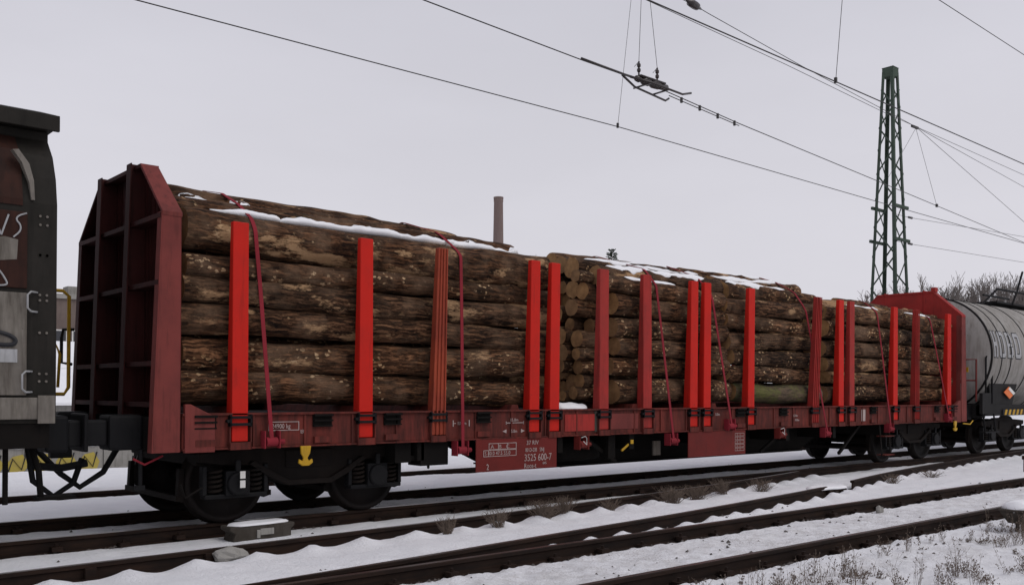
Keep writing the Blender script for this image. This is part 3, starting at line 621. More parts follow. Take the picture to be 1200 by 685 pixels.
# ================================================================== LOGS
ORD = ['first', 'second', 'third', 'fourth', 'fifth', 'sixth', 'seventh', 'eighth', 'ninth', 'tenth', 'eleventh', 'twelfth', 'thirteenth']
LOGTOP = {}
def log_obj(x0, x1, y, z, r, label, seed, mat='bark', tilt=0.0, tilty=0.0, n=30, group=None, bend=.02, taper=.08):
    L = x1 - x0; m = max(8, int(L / .07)); vs = []
    ph = seed * 1.37; rk = random.Random(seed); kn = [(rk.uniform(.1, L - .1), rk.uniform(0, 2 * PI), rk.uniform(.015, .05), rk.uniform(.05, .13)) for _ in range(int(L * 1.1))]
    for i in range(m + 1):
        t_ = i / m; x = L * t_
        by = bend * math.sin(PI * t_ * 1.2 + ph) + .03 * noise.noise((x * .6, ph, 0)); bz = bend * .6 * math.sin(PI * t_ * 1.6 + ph * 2) + .02 * noise.noise((x * .7, ph, 9)) + tilt * (t_ - .5)
        R_ = r * (1 + taper * (.5 - t_) * (1 if seed % 2 else -1))
        for k in range(n):
            a = 2 * PI * k / n; ca, sa = math.cos(a), math.sin(a)
            rd = R_ * (1 + .14 * noise.noise((x * 1.3, ca * .9 + ph, sa * .9)) + .07 * noise.noise((x * 3.2, ca * 2 + ph, sa * 2))) + .010 * noise.noise((x * 2.2, ca * r * 26 + ph, sa * r * 26))
            for kx, ka, kh, kw in kn:
                if abs(x - kx) < .3: rd += kh * math.exp(-((x - kx) / kw) ** 2 - ((math.remainder(a - ka, 2 * PI)) * r / kw) ** 2)
            if i in (0, m): rd *= .985
            vs.append((x - L / 2, by + tilty * (t_ - .5) + rd * ca, bz + rd * sa))
    fs = [(i * n + (k + 1) % n, i * n + k, (i + 1) * n + k, (i + 1) * n + (k + 1) % n) for i in range(m) for k in range(n)]
    def cap(i, dx):
        ring = [vs[i * n + k] for k in range(n)]; c = (sum(p[0] for p in ring) / n + dx, sum(p[1] for p in ring) / n, sum(p[2] for p in ring) / n)
        return ring, c
    fs.append(tuple(m * n + k for k in range(n - 1, -1, -1)))
    me = bpy.data.meshes.new('log'); me.from_pydata(vs, [], fs); me.materials.append(MATS[mat]); me.materials.append(MATS['cut_wood'])
    import bmesh
    bm = bmesh.new(); bm.from_mesh(me); bmesh.ops.recalc_face_normals(bm, faces=bm.faces); bm.to_mesh(me); bm.free()
    me.polygons.foreach_set('use_smooth', [len(p.vertices) == 4 for p in me.polygons]); me.polygons[len(me.polygons) - 1].material_index = 1
    o = put('log', me, label=label, cat='log', group=group); o.location = ((x0 + x1) / 2, y, z)
    ring, c = cap(0, -.004)
    cm = bpy.data.meshes.new('cut_end'); cm.from_pydata([(p[0], p[1], p[2]) for p in ring] + [c], [], [(k, n, (k + 1) % n) for k in range(n)]); cm.materials.append(MATS['cut_wood'])
    e = put('cut_end', cm, o)
    return o
sd_ = [100]
def jit(a): return rnd.uniform(-a, a)
def pile(name, x0, x1, rows, cols, mound, xj, mossy=(), nearx=None):
    """rows: (z, r) of the near column from the bottom up; cols: number of columns; mound: (y, z, r, xa, xb, tilt)"""
    nr = len(rows); Y0 = .17
    for ri, (z, r) in enumerate(rows):
        sd_[0] += 1; row = 'bottom one' if ri == 0 else ('top one' if ri == nr - 1 else ORD[ri] + ' from the bottom')
        xa = x0 + jit(xj); xb = x1 + jit(xj)
        if nearx: xa = nearx[ri]
        ms_ = ri in mossy
        log_obj(xa, xb, Y0 + r + jit(.012), z, r * .94, '%s log on the near side of the %s, %s' % ('mossy green' if ms_ else 'bark-covered', name, row), sd_[0], 'bark_mossy' if ms_ else 'bark', group='logs of the ' + name, n=36, bend=.034 if x1 - x0 > 4 else .022, tilt=jit(.07))
    for c in range(1, cols):
        sm = name == 'second pile'; yc = Y0 + .36 + (c - 1) * (.25 if sm else .325) + (.12 if sm else .17); z = 1.30 + (rnd.uniform(0, .08) if sm else 0); k = 0
        while z < (3.02 if name != 'second pile' else 3.16):
            r = rnd.uniform(.085, .15) if sm else rnd.uniform(.115, .19); sd_[0] += 1
            log_obj(x0 + jit(xj * 1.3) - (.30 if sm and c < 6 else 0), x1 + jit(xj), yc + jit(.06), z + r, r, 'log inside the %s, %s column from the front, %s up' % (name, ORD[c], ORD[k]), sd_[0], 'bark', group='logs of the ' + name, n=26, bend=.014, tilt=jit(.04))
            z += 2 * r * .97; k += 1
    for i, (y, z, r, xa, xb, tl) in enumerate(mound):
        sd_[0] += 1
        log_obj(xa, xb, y + .1, z, r, 'log on the crown of the %s, %s from the front' % (name, ORD[i]), sd_[0], 'bark', tl, group='logs of the ' + name, n=32)
P1 = [(1.485, .185), (1.855, .19), (2.21, .165), (2.53, .17), (2.80, .135), (3.17, .25)]
pile('long left pile', .36, 5.66, P1, 2, [(.62, 3.40, .20, .32, 5.3, -.05), (.98, 3.52, .19, .30, 5.0, -.10), (1.38, 3.62, .215, .34, 4.85, -.14), (1.85, 3.55, .2, .34, 5.2, -.1), (2.25, 3.4, .2, .34, 5.4, -.05)], .05)
P2 = [(1.50, .195), (1.88, .145), (2.16, .145), (2.47, .165), (2.80, .165), (3.08, .14)]
pile('second pile', 7.0, 9.78, P2, 9, [(.42, 3.27, .15, 6.85, 9.9, .0), (.76, 3.38, .155, 6.7, 9.95, .02), (1.08, 3.50, .14, 6.8, 10.0, .02), (1.38, 3.58, .13, 6.85, 9.9, .02), (1.68, 3.56, .14, 6.95, 9.9, .02), (2.0, 3.45, .14, 7.1, 9.9, 0)], .16, nearx=[7.05, 6.97, 7.08, 7.02, 7.0, 6.8])
P3 = [(1.47, .175), (1.79, .15), (2.09, .155), (2.40, .16), (2.70, .145), (2.99, .15)]
pile('third pile', 9.88, 12.72, P3, 2, [(.38, 3.24, .165, 9.98, 12.85, .0), (.74, 3.41, .16, 10.05, 12.8, .02), (1.10, 3.55, .15, 10.1, 12.75, .02), (1.45, 3.63, .14, 10.1, 12.65, .02)], .1, mossy=(0,), nearx=[10.05, 9.8, 9.95, 9.82, 9.8, 9.75])
P4 = [(1.48, .18), (1.78, .14), (2.05, .15), (2.36, .165), (2.70, .17), (3.06, .19)]
pile('fourth pile', 12.98, 15.72, P4, 4, [(.5, 3.18, .17, 13.05, 15.7, .0), (.9, 3.22, .16, 13.1, 15.75, .0), (1.4, 3.3, .17, 13.0, 15.6, 0)], .1)
P5 = [(1.47, .17), (1.77, .14), (2.06, .15), (2.37, .16), (2.70, .165), (3.04, .185)]
pile('right-end pile', 15.8, 18.32, P5, 2, [(.5, 3.16, .16, 15.85, 18.3, .0), (.9, 3.26, .16, 15.9, 18.3, 0), (1.7, 3.5, .13, 16.0, 18.3, .0)], .06)
# the real upper surface of the load, for what lies on it
from mathutils.bvhtree import BVHTree
bv, bf = [], []
for o in COL.objects:
    if o.name.split('.')[0] == 'log':
        k = len(bv); bv += [v.co + o.location for v in o.data.vertices]; bf += [[i + k for i in p.vertices] for p in o.data.polygons]
BVH = BVHTree.FromPolygons(bv, bf)
def load_top(x, y, floor=1.25):
    h = BVH.ray_cast(Vector((x, y, 6)), Vector((0, 0, -1)), 6); return max(h[0].z, floor) if h[0] else floor
def valley(x, y):                                # the lowest point across the load near y
    return min((load_top(x, y + d), y + d) for d in np.linspace(-.10, .13, 14) if y + d > .42 or d > 0)
# snow lying on the load, in the hollows between the logs
def snow_on(x0, x1, y, w, h, lab, seed, cap=False):
    n = max(8, int((x1 - x0) / .045)); vs = []; m = 11
    ys = []; FL = sorted(load_top(x0 + (x1 - x0) * q / 20, y) for q in range(21))[10] - .10
    for i in range(n + 1): ys.append(y + .03 + .02 * noise.noise((i * .08, seed, 2)) if cap else valley(x0 + (x1 - x0) * i / n, y)[1])
    ys = np.convolve(np.pad(ys, 5, mode='edge'), np.ones(11) / 11, 'valid')
    for i in range(n + 1):
        t_ = i / n; x = x0 + (x1 - x0) * t_; e = min(1, math.sqrt(max(0, min(t_, 1 - t_)) * 9)) * (.66 + .75 * noise.noise((x * 1.9, seed, 3)) + .35 * noise.noise((x * 7, seed, 8)))
        e = max(e, .02); w_ = w * .72; h_ = h * .62; zv = min(load_top(x, ys[i] + d, FL) for d in (-.02, 0, .02))
        crest = max(load_top(x, ys[i] - d, FL) for d in (.06, .09, .12, .15, .18)); crest = min(crest, zv + .12)
        for k in range(m):
            u = -1 + 2 * k / (m - 1); yy = ys[i] - .03 + u * w_ * 1.25 * e * (1 + .3 * noise.noise((x * 6, u, seed)))
            g = load_top(x, yy, FL); fill = zv + (max(crest, zv + h_) + .004 - zv) * min(1, e * 1.2) + .008 * noise.noise((x * 13, u * 3, seed + 6)) + .014 * noise.noise((x * 4, u, seed + 4)) - .02 * u * u
            if cap: fill = g + h * min(1, e) * (1 - u * u) ** .6
            zt = max(fill, g + .010 * e * (1 - u * u)) if abs(u) < .99 else g - .012
            vs.append((x, yy, zt if abs(u) < .99 else min(g - .012, fill)))
        vs.append((x, ys[i], zv - .06))
    m += 1
    fs = [(i * m + k, i * m + (k + 1) % m, (i + 1) * m + (k + 1) % m, (i + 1) * m + k) for i in range(n) for k in range(m)] + [tuple(range(m)), tuple(range((n + 1) * m - 1, n * m - 1, -1))]
    MB().add(vs, fs).build('snow_strip', 'snow', None, True, label=lab, cat='snow', group='snow strips on the logs')
snow_on(.5, 1.5, .92, .10, .07, 'thin snow strip high on the left pile by the end wall', 1)
snow_on(.75, 1.6, .60, .10, .07, 'thin snow strip low on the left pile before the strap', 2)
snow_on(1.65, 4.6, .92, .12, .10, 'long upper snow strip behind the left strap', 3)
snow_on(1.6, 4.4, .60, .12, .09, 'wide lower snow strip along the left pile front log', 4)
snow_on(4.0, 5.35, .58, .13, .08, 'snow strip at the tapering end of the left pile', 5)
snow_on(7.2, 9.7, 1.16, .09, .035, 'topmost snow strip on the second pile', 6, True)
snow_on(7.25, 9.8, .83, .10, .045, 'upper middle snow strip on the second pile', 7, True)
snow_on(7.05, 9.5, .48, .10, .045, 'lower middle snow strip on the second pile', 8, True)
snow_on(7.25, 8.5, .28, .06, .03, 'lowest thin snow strip on the second pile front', 9, True)
snow_on(10.2, 12.6, 1.16, .09, .035, 'upper snow strip on the third pile', 10, True)
snow_on(10.1, 12.5, .81, .09, .04, 'middle snow strip on the third pile', 11, True)
snow_on(10.05, 11.9, .45, .09, .035, 'lower snow strip on the third pile', 12, True)
snow_on(13.9, 15.2, .34, .08, .03, 'small snow strip on the fourth pile', 13, True)
snow_on(16.3, 17.6, .34, .08, .03, 'small snow strip on the right-end pile', 14, True)
snow_lump('snow_heap', 5.75, 6.45, lambda x: .35, lambda x, d: 1.2, lambda x: .22, lambda x: .11, 'small snow heap on the wagon floor in the gap between piles', seed=15)

# lashing straps, taut over the load
def strap(pts, label, w=.046):
    mb = MB(); P = [Vector(p) for p in pts]; vs = []
    for i, p in enumerate(P):
        d = (P[min(i + 1, len(P) - 1)] - P[max(i - 1, 0)]).normalized(); nrm = Vector((1, 0, 0)).cross(d); nrm.normalize(); s_ = Vector((1, 0, 0)) * w / 2
        for q in (-s_ - nrm * .004, s_ - nrm * .004, s_ + nrm * .004, -s_ + nrm * .004): vs.append(p + q)
    fs = [(i * 4 + k, i * 4 + (k + 1) % 4, i * 4 + 4 + (k + 1) % 4, i * 4 + 4 + k) for i in range(len(P) - 1) for k in range(4)] + [(0, 1, 2, 3), tuple(range(len(vs) - 1, len(vs) - 5, -1))]
    mb.add(vs, fs); mb.build('lashing_strap', 'strap_red', label=label, cat='strap', group='lashing straps over the logs')
def over(xb, zb, xt, label, slack=0.0):
    pts = []
    for z in np.linspace(1.35, 3.7, 60):             # the bulging side of the load
        for d in (-.03, .03):
            h = BVH.ray_cast(Vector((xt + d, -.5, float(z))), Vector((0, 1, 0)), .9)
            if h[0]: pts.append((h[0].y - .014, float(z)))
    for y in np.linspace(.12, 2.72, 90):
        z = max(load_top(xt + d, y) for d in (-.03, 0, .03))
        if z > 2: pts.append((float(y), z + .014))
    end = (2.80, 2.6); pts.append(end); cur = (-.06, zb); hull = [cur]
    while cur != end and len(hull) < 40:
        best = None
        for p in pts:
            if p == cur or p[1] < zb + .2: continue
            if best is None: best = p; continue
            cr = (best[0] - cur[0]) * (p[1] - cur[1]) - (best[1] - cur[1]) * (p[0] - cur[0])
            if cr > 1e-9: best = p
        hull.append(best); cur = best
    out = [(xb, *hull[0])]; y1, z1 = hull[1]
    for t_ in (.35, .7): out.append((xb + (xt - xb) * t_, hull[0][0] + (y1 - hull[0][0]) * t_, zb + (z1 - zb) * t_))
    out += [(xt - .03 * y, y, z) for y, z in hull[1:]]; out += [(xt - .08, 2.80, .9)]
    strap(out, label)
over(1.24, .92, 1.17, 'purple-red strap nearest the left end wall')
over(3.87, .73, 4.0, 'strap right of the brown ribbed stake')
over(8.05, .72, 7.9, 'strap right of the two dull red stakes beyond the gap')
over(9.56, .92, 9.28, 'strap just right of the middle pair of stakes')
over(12.56, .72, 12.1, 'strap crossing the leaning faded stake')
over(15.0, .75, 14.9, 'strap left of the third stake from the right')
over(17.66, .92, 17.25, 'strap nearest the right end wall')

# ================================================================== COVERED WAGON on the left
bw = thing('covered_wagon', 'dark brown and grey covered wagon at the left edge', 'freight wagon')
BX1, BX0 = -.93, -14.5
prof = [(0.0, 1.16), (0.0, 3.20), (.05, 3.45), (.16, 3.68), (.33, 3.86), (.33, 3.95), (2.43, 3.95), (2.43, 3.86), (2.60, 3.68), (2.71, 3.45), (2.76, 3.2), (2.76, 1.16)]
MB().prism(prof, 'x', BX0, BX1).build('body', 'box_post', bw, bevel=.01)
MB().prism([(.14, 3.955), (.14, 4.08), (.7, 4.24), (1.38, 4.3), (2.06, 4.24), (2.62, 4.08), (2.62, 3.955)], 'x', BX0 - .04, BX1 + .035).build('roof', 'box_post', bw, bevel=.012)
MB().box(BX0 - .06, BX1 + .045, .10, .14, 3.92, 4.07).build('roof_gutter', 'box_post', bw, bevel=.006)
for x0, x1 in ((-4.9, -1.19), (-8.7, -4.95), (-12.5, -8.75)):
    MB().box(x0, x1, -.02, -.002, 2.40, 3.10).build('upper_panel', 'box_brown', bw, bevel=.006)
    MB().box(x0, x1, -.022, -.003, 1.42, 2.36).build('lower_panel', 'box_silver', bw, bevel=.006)
    MB().prism([(-.012, 3.16), (-.012, 3.22), (.04, 3.46), (.15, 3.70), (.30, 3.85), (.33, 3.85), (.17, 3.67), (.06, 3.45), (.004, 3.2), (.004, 3.16)], 'x', x0 + .1, x1 - .04).build('upper_curve', 'box_brown', bw)
MB().box(BX0, -1.02, -.035, -.002, 1.20, 1.40).build('side_sill', 'box_silver', bw, bevel=.006)
MB().box(-1.10, BX1 - .02, -.05, -.036, 1.16, 1.42).build('sill_plate', 'box_silver', bw, bevel=.004)
MB().box(BX0 + .1, BX1 - .05, .02, WY - .02, .93, 1.16).build('underframe', 'underframe', bw)
mb = MB()
for z in (3.08, 3.0, 2.72, 2.35, 2.3, 2.72, 2.0, 1.62, 1.55):
    for x in (-1.08, -1.02): mb.lathe([(.012, -.012), (.012, 0)], (x, -.0005, z), 'y', 8)
mb.build('rivets', 'box_silver', bw, kind='stuff')
def grab(x0, x1, z0, z1, parent):
    MB().tube([(x1, -.0, z1), (x0 + .03, -.07, z1), (x0, -.075, z1 - .03), (x0, -.075, z0 + .03), (x0 + .03, -.07, z0), (x1, 0, z0)], .0095, 8).build('grab_handle', 'graffiti_white', parent, True)
grab(-1.20, -1.10, 2.19, 2.37, bw); grab(-1.24, -1.14, 1.45, 1.64, bw)
MB().box(-1.42, -1.27, -.027, -.023, 1.72, 1.84).build('card', 'graffiti_white', bw)
def strokes(name, mat, parent, S_, y=-.03, r=.012):
    mb = MB()
    for pts in S_:
        for _ in range(2):
            q = [pts[0]]
            for a, b in zip(pts[:-1], pts[1:]): q += [(a[0] * .75 + b[0] * .25, a[1] * .75 + b[1] * .25), (a[0] * .25 + b[0] * .75, a[1] * .25 + b[1] * .75)]
            pts = q + [pts[-1]]
        MB().tube([(x, y, z) for x, z in pts], r, 5).build(name, mat, parent)
strokes('graffiti', 'graffiti_white', bw, [[(-1.45, 2.98), (-1.41, 2.87)], [(-1.41, 2.87), (-1.35, 3.06)], [(-1.20, 3.09), (-1.27, 3.06), (-1.29, 3.02), (-1.25, 2.98), (-1.25, 2.92), (-1.31, 2.86)], [(-1.5, 2.62), (-1.42, 2.55), (-1.36, 2.45), (-1.36, 2.42), (-1.44, 2.41)], [(-1.6, 3.02), (-1.55, 2.88), (-1.5, 2.96)]], -.026, .008)
MB().prism([(-1.55, 2.62), (-1.28, 2.66), (-1.27, 2.84), (-1.38, 2.86), (-1.55, 2.83)], 'y', -.026, -.021).build('graffiti_patch', 'box_silver', bw)
strokes('graffiti', 'graffiti_dark', bw, [[(-1.6, 2.02), (-1.4, 1.99), (-1.3, 1.95), (-1.28, 1.9), (-1.34, 1.87), (-1.6, 1.9)]], -.028, .02)
MB().prism([(-1.18, 3.55), (-1.14, 3.4), (-1.13, 3.22), (-1.16, 3.22), (-1.18, 3.38), (-1.24, 3.55), (-1.32, 3.66), (-1.27, 3.67)], 'y', -.02, .06).build('paint_streak', 'box_silver', bw)
copy_tree(bog, bw, (-3.6, 1.38, 0)); copy_tree(bog, bw, (-12.0, 1.38, 0))
buffers(bw, BX1 - .04 + .3 - .26, .62)
MB().tube([(-1.05, .4, .95), (-1.0, .3, .7), (-.98, .3, .45)], .03, 8).box(-1.02, -.68, .22, .42, .42, .45).build('step', 'underframe', bw)
MB().tube([(-1.3, .25, .95), (-1.3, .25, .4)], .025, 8).build('step_hanger', 'underframe', bw)
MB().tube([(-.95, .9, .9), (-.9, .9, .55), (-.7, .92, .38), (-.5, .95, .5), (-.4, 1.0, .75)], .03, 8).build('air_hose', 'black_steel', bw, True)
MB().tube([(-.92, 1.0, .7), (-.6, 1.0, .66), (-.35, 1.0, .7)], .04, 8).build('coupling_screw', 'black_steel', bw)
hr = MB().tube([(-.55, 2.62, 2.66), (-.15, 2.62, 2.66), (-.08, 2.62, 2.6), (-.08, 2.62, 1.5), (-.13, 2.62, 1.42), (-.55, 2.62, 1.42)], .022, 8).tube([(-.28, 2.62, 1.45), (-.28, 2.62, 1.9), (-.22, 2.62, 2.0), (-.18, 2.62, 1.9), (-.2, 2.62, 1.5)], .018, 8)
hr.beam((-.9, 2.62, 1.1), (-.2, 2.62, 1.1), .1, .04).tube([(-.45, 2.62, 2.66), (-.45, 2.62, 1.1)], .02, 8).build('handrail', 'yellow_paint', bw, True)
# black levers on the timber wagon's end
MB().tube([(-.03, 2.6, 2.2), (-.12, 2.7, 2.2), (-.14, 2.7, 2.1), (-.14, 2.7, 1.8), (-.05, 2.6, 1.78)], .02, 8).build('end_handle', 'black_steel', wagon)

# ================================================================== TANK WAGON on the right
tw = thing('tank_wagon', 'grey tank wagon with painted letters behind the right end wall', 'tank wagon')
TX0, TR, TZ, TY = 19.95, 1.44, 2.43, 1.38
head = [(.02, -.32), (.35, -.31), (.7, -.27), (1.05, -.19), (1.28, -.09), (TR - .03, -.02), (TR, 0), (TR, 13.2), (TR - .1, 13.3), (1.05, 13.4), (.02, 13.5)]
MB().lathe(head, (TX0, TY, TZ), 'x', 96).build('tank', 'tank_grey', tw, True)
for x in (.0, .55, 1.1, 2.15, 3.5, 5.2, 7.0, 9, 11): MB().lathe([(TR, -.02), (TR + .014, -.015), (TR + .014, .015), (TR, .02)], (TX0 + x, TY, TZ), 'x', 80).build('band', 'tank_frame', tw, True)
def on_tank(parent, name, mat, rects, off=.004):
    """rects (x0, x1, v0, v1): v is arc length up from the tank's waist on the near side"""
    mb = MB()
    for x0, x1, v0, v1 in rects:
        k = max(1, int(abs(v1 - v0) / .06)); vs = []
        for i in range(k + 1):
            a = (v0 + (v1 - v0) * i / k) / TR; R_ = TR + off
            vs += [(x0, TY - R_ * math.cos(a), TZ + R_ * math.sin(a)), (x1, TY - R_ * math.cos(a), TZ + R_ * math.sin(a))]
        mb.add(vs, [(2 * i, 2 * i + 1, 2 * i + 3, 2 * i + 2) for i in range(k)])
    return mb.build(name, mat, parent)
V0, V1 = -.06, .58
def letter(x0, x1, rects, lab):
    a = on_tank(tw, 'painted_letter', 'graffiti_dark', [(x0 + r[0] * (x1 - x0) - .022, x0 + r[1] * (x1 - x0) + .022, V0 + r[2] * (V1 - V0) - .025, V0 + r[3] * (V1 - V0) + .025) for r in rects], .004)
    on_tank(a, 'letter_fill', 'graffiti_white', [(x0 + r[0] * (x1 - x0), x0 + r[1] * (x1 - x0), V0 + r[2] * (V1 - V0), V0 + r[3] * (V1 - V0)) for r in rects], .008)
H_ = [(0, .3, 0, 1), (.7, 1, 0, 1), (.3, .7, .42, .58)]
O_ = [(0, .28, .06, .94), (.72, 1, .06, .94), (.1, .9, 0, .15), (.1, .9, .85, 1)]
B_ = [(0, .27, 0, 1), (.72, 1, .1, .42), (.70, .96, .58, .9), (.27, .85, 0, .13), (.27, .82, .44, .56), (.27, .82, .87, 1)]
letter(20.05, 20.27, H_, 'H'); letter(20.38, 20.74, O_, 'O'); letter(20.86, 21.2, B_, 'B'); letter(21.32, 21.68, O_, 'O')
MB().box(19.75, 32.8, .1, .24, .95, 1.22).box(19.75, 32.8, 2.52, 2.66, .95, 1.22).box(19.75, 19.95, .1, 2.66, .9, 1.25).box(19.95, 32.8, .9, 1.86, .9, 1.15).build('frame', 'tank_frame', tw, bevel=.01)
for x in (20.6, 25, 29, 32): MB().prism([(.3, 1.2), (2.46, 1.2), (2.5, 1.8), (2.0, 1.35), (.76, 1.35), (.26, 1.8)], 'x', x - .12, x + .12).build('saddle', 'tank_frame', tw)
MB().prism([(20.3, 1.22), (21.6, 1.22), (21.9, 1.75), (20.2, 1.75)], 'y', .12, .2).build('apron', 'tank_frame', tw)
copy_tree(bog, tw, (21.6, 1.38, 0)); copy_tree(bog, tw, (31.0, 1.38, 0)); buffers(tw, 19.75, -.8)
MB().tube([(19.85, .05, 1.25), (19.85, .05, 2.35), (19.95, .05, 2.42), (20.15, .05, 2.38), (20.2, .05, 2.2), (20.2, .05, 1.25)], .022, 8).build('end_railing', 'black_steel', tw, True)
MB().tube([(19.55, .15, 1.3), (19.55, .15, 2.3), (19.5, .5, 2.3), (19.5, 1.2, 2.3)], .022, 8).tube([(19.55, .15, 1.8), (19.5, 1.2, 1.8)], .018, 8).build('end_railing', 'post_red', tw, True)
MB().box(19.6, 20.1, .02, .1, 1.0, 1.5).build('grey_cabinet', 'tank_frame', tw, bevel=.01)
MB().box(19.58, 19.6, .35, .55, 2.0, 2.12).build('warning_card', 'yellow_paint', tw)
pc = MB().prism([(20.95, 1.52), (21.25, 1.66), (21.6, 1.5), (21.3, 1.36)], 'y', .06, .075).build('placard', 'orange_card', tw)
MB().prism([(21.28, 1.655), (21.6, 1.505), (21.5, 1.455), (21.2, 1.6)], 'y', .05, .062).build('placard_white', 'white_paint', pc)
ch = MB().box(20.9, 22.6, .055, .085, .96, 1.1).build('chevron_board', 'graffiti_dark', tw)
for k in range(7): MB().prism([(20.95 + k * .24, .965), (21.06 + k * .24, .965), (21.13 + k * .24, 1.095), (21.02 + k * .24, 1.095)], 'y', .045, .056).build('chevron_stripe', 'yellow_paint', ch)
mb = MB().box(22.9, 26.5, 1.0, 1.9, 3.93, 3.98)
for a, b in (((22.4, 1.2, 3.86), (22.9, 1.0, 4.3)), ((22.9, 1.0, 4.3), (26, 1.0, 4.3)), ((24.2, 1.0, 4.3), (23.9, 1.0, 3.95)), ((24.2, 1.9, 4.3), (26, 1.9, 4.3)), ((24.2, 1.0, 4.3), (24.6, 1.0, 4.9))): mb.tube([a, b], .03, 6)
mb.build('walkway', 'black_steel', tw)
MB().box(19.6, 20.4, -.05, .12, .55, .58).tube([(19.7, .05, 1.0), (19.7, .0, .57)], .02, 6).tube([(20.3, .05, 1.0), (20.3, .0, .57)], .02, 6).build('step', 'black_steel', tw)

# ================================================================== CATENARY
mast = thing('catenary_mast', 'green steel lattice mast behind the right end of the log wagon', 'mast', loc=(22.38, 3.75, -.2))
HM = 10.9
def half(z): return .53 + (.165 - .53) * z / HM
def cnr(z, i): h = half(z); return ((-h, -h, z), (h, -h, z), (h, h, z), (-h, h, z))[i]
for i in range(4):
    p = Vector(cnr(0, i)); q = Vector(cnr(HM, i)); sx_ = -1 if p.x > 0 else 1; sy_ = -1 if p.y > 0 else 1
    mb = MB(); w = .085
    mb.hexa([p, p + Vector((sx_ * w, 0, 0)), p + Vector((sx_ * w, sy_ * .012, 0)), p + Vector((0, sy_ * .012, 0))], [q, q + Vector((sx_ * w, 0, 0)), q + Vector((sx_ * w, sy_ * .012, 0)), q + Vector((0, sy_ * .012, 0))])
    mb.hexa([p + Vector((0, sy_ * .012, 0)), p + Vector((sx_ * .012, sy_ * .012, 0)), p + Vector((sx_ * .012, sy_ * w, 0)), p + Vector((0, sy_ * w, 0))], [q + Vector((0, sy_ * .012, 0)), q + Vector((sx_ * .012, sy_ * .012, 0)), q + Vector((sx_ * .012, sy_ * w, 0)), q + Vector((0, sy_ * w, 0))])
    mb.build('corner_angle', 'mast_green', mast)
for i in range(4):
    j = (i + 1) % 4; z = .3; k = 0
    while z < HM - .7:
        dz = 1.15 * half(z) / .4 * .72 + .14; z2 = min(z + dz, HM - .5)
        a, b = (cnr(z, i), cnr(z2, j)) if k % 2 == 0 else (cnr(z, j), cnr(z2, i))
        MB().beam(a, b, .012, .042).build('lattice_bar', 'mast_green', mast); z = z2; k += 1
MB().box(-.165, .165, -.165, .165, HM - .16, HM + .1).box(-.175, .175, -.175, .175, HM + .1, HM + .115).build('mast_cap', 'mast_green', mast, bevel=.01)
for z in (6.0, 6.95): h = half(z); [MB().box(-h - .1, h + .1, yb - .03, yb + .03, z, z + .08).build('clamp_bar', 'mast_green', mast) for yb in (-h - .04, h + .04)]
MB().box(-.6, .6, -.6, .6, -.3, .06).build('footing', 'concrete', mast)

def wire(name, pts, label, r=.007, sag=0, parent=None, group='overhead wires', mat='wire_steel', cat='wire'):
    P = []
    for i in range(len(pts) - 1):
        a, b = Vector(pts[i]), Vector(pts[i + 1])
        for k in range(8): t_ = k / 8; P.append(a.lerp(b, t_) - Vector((0, 0, sag * 4 * t_ * (1 - t_))))
    P.append(Vector(pts[-1])); return MB().tube(P, r, 6).build(name, mat, parent, label=label, cat=cat if parent is None else None, group=group if parent is None else None)
cw1 = wire('contact_wire', [(-30, 1.55, 5.9), (.27, 1.4, 5.9), (8.1, 1.2, 5.9), (17.1, 1.35, 5.9), (25.9, 1.45, 5.9), (70, 1.3, 5.9)], 'lower contact wire crossing from upper left over the log wagon', .0075)
wire('dropper', [(8.1, 1.2, 5.9), (8.6, 1.35, 8.3)], '', .004, parent=cw1); MB().box(8.085, 8.115, 1.185, 1.215, 5.88, 5.96).build('dropper_clip', 'wire_steel', cw1)
cw2 = wire('contact_wire', [(-30, -2.8, 5.9), (2.7, -.78, 5.9), (5.4, -.62, 5.9), (6.5, -.59, 5.9), (7.25, -.53, 5.9), (9.45, -.26, 5.9), (15.1, .3, 5.9), (18.56, .65, 5.9), (25.8, 1.40, 5.9), (60, 5, 5.9)], 'contact wire carrying the section insulator', .0075)
wire('stitch_dropper', [(17.4, .6, 7.5), (18.56, .65, 5.9)], '', .004, parent=cw2); wire('stitch_dropper', [(17.4, .6, 7.5), (15.75, .4, 6.1)], '', .004, parent=cw2); MB().box(18.53, 18.59, .63, .67, 5.87, 5.94).build('dropper_clip', 'wire_steel', cw2)
cw3 = wire('contact_wire', [(-30, -3.7, 5.3), (3.46, -3.42, 5.3), (7.0, -3.4, 5.28), (12.8, -3.4, 5.22), (60, -3.5, 5.3)], 'thick contact wire over the nearest track, passing before the mast', .0075)
wire('dropper', [(7.0, -3.4, 5.28), (7.25, -3.4, 7.05)], '', .004, parent=cw3); MB().box(6.985, 7.015, -3.415, -3.385, 5.265, 5.33).build('dropper_clip', 'wire_steel', cw3)
wire('messenger_wire', [(-30, -3.5, 7.6), (2, -3.4, 7.1), (9.75, -3.4, 7.05), (12.8, -3.4, 7.0), (60, -3.5, 7.6)], 'messenger wire cutting the upper right corner', .006)
wire('messenger_wire', [(-30, 1.5, 8.9), (8.6, 1.4, 8.35), (13.4, 1.4, 8.22), (17.5, 1.4, 8.05), (25.8, 1.4, 7.87), (60, 1.4, 8.2)], 'thin messenger wire running just under the thick wire', .006)
m3 = wire('messenger_wire', [(-20, -3.2, 7.3), (7.5, -.6, 7.31), (8.0, -.52, 7.345), (8.3, -.49, 7.34), (11.55, -.1, 7.38), (17.4, .6, 7.53), (25.8, 1.4, 7.52), (60, 4.6, 7.8)], 'messenger wire with a dark bulbous insulator at the top', .006)
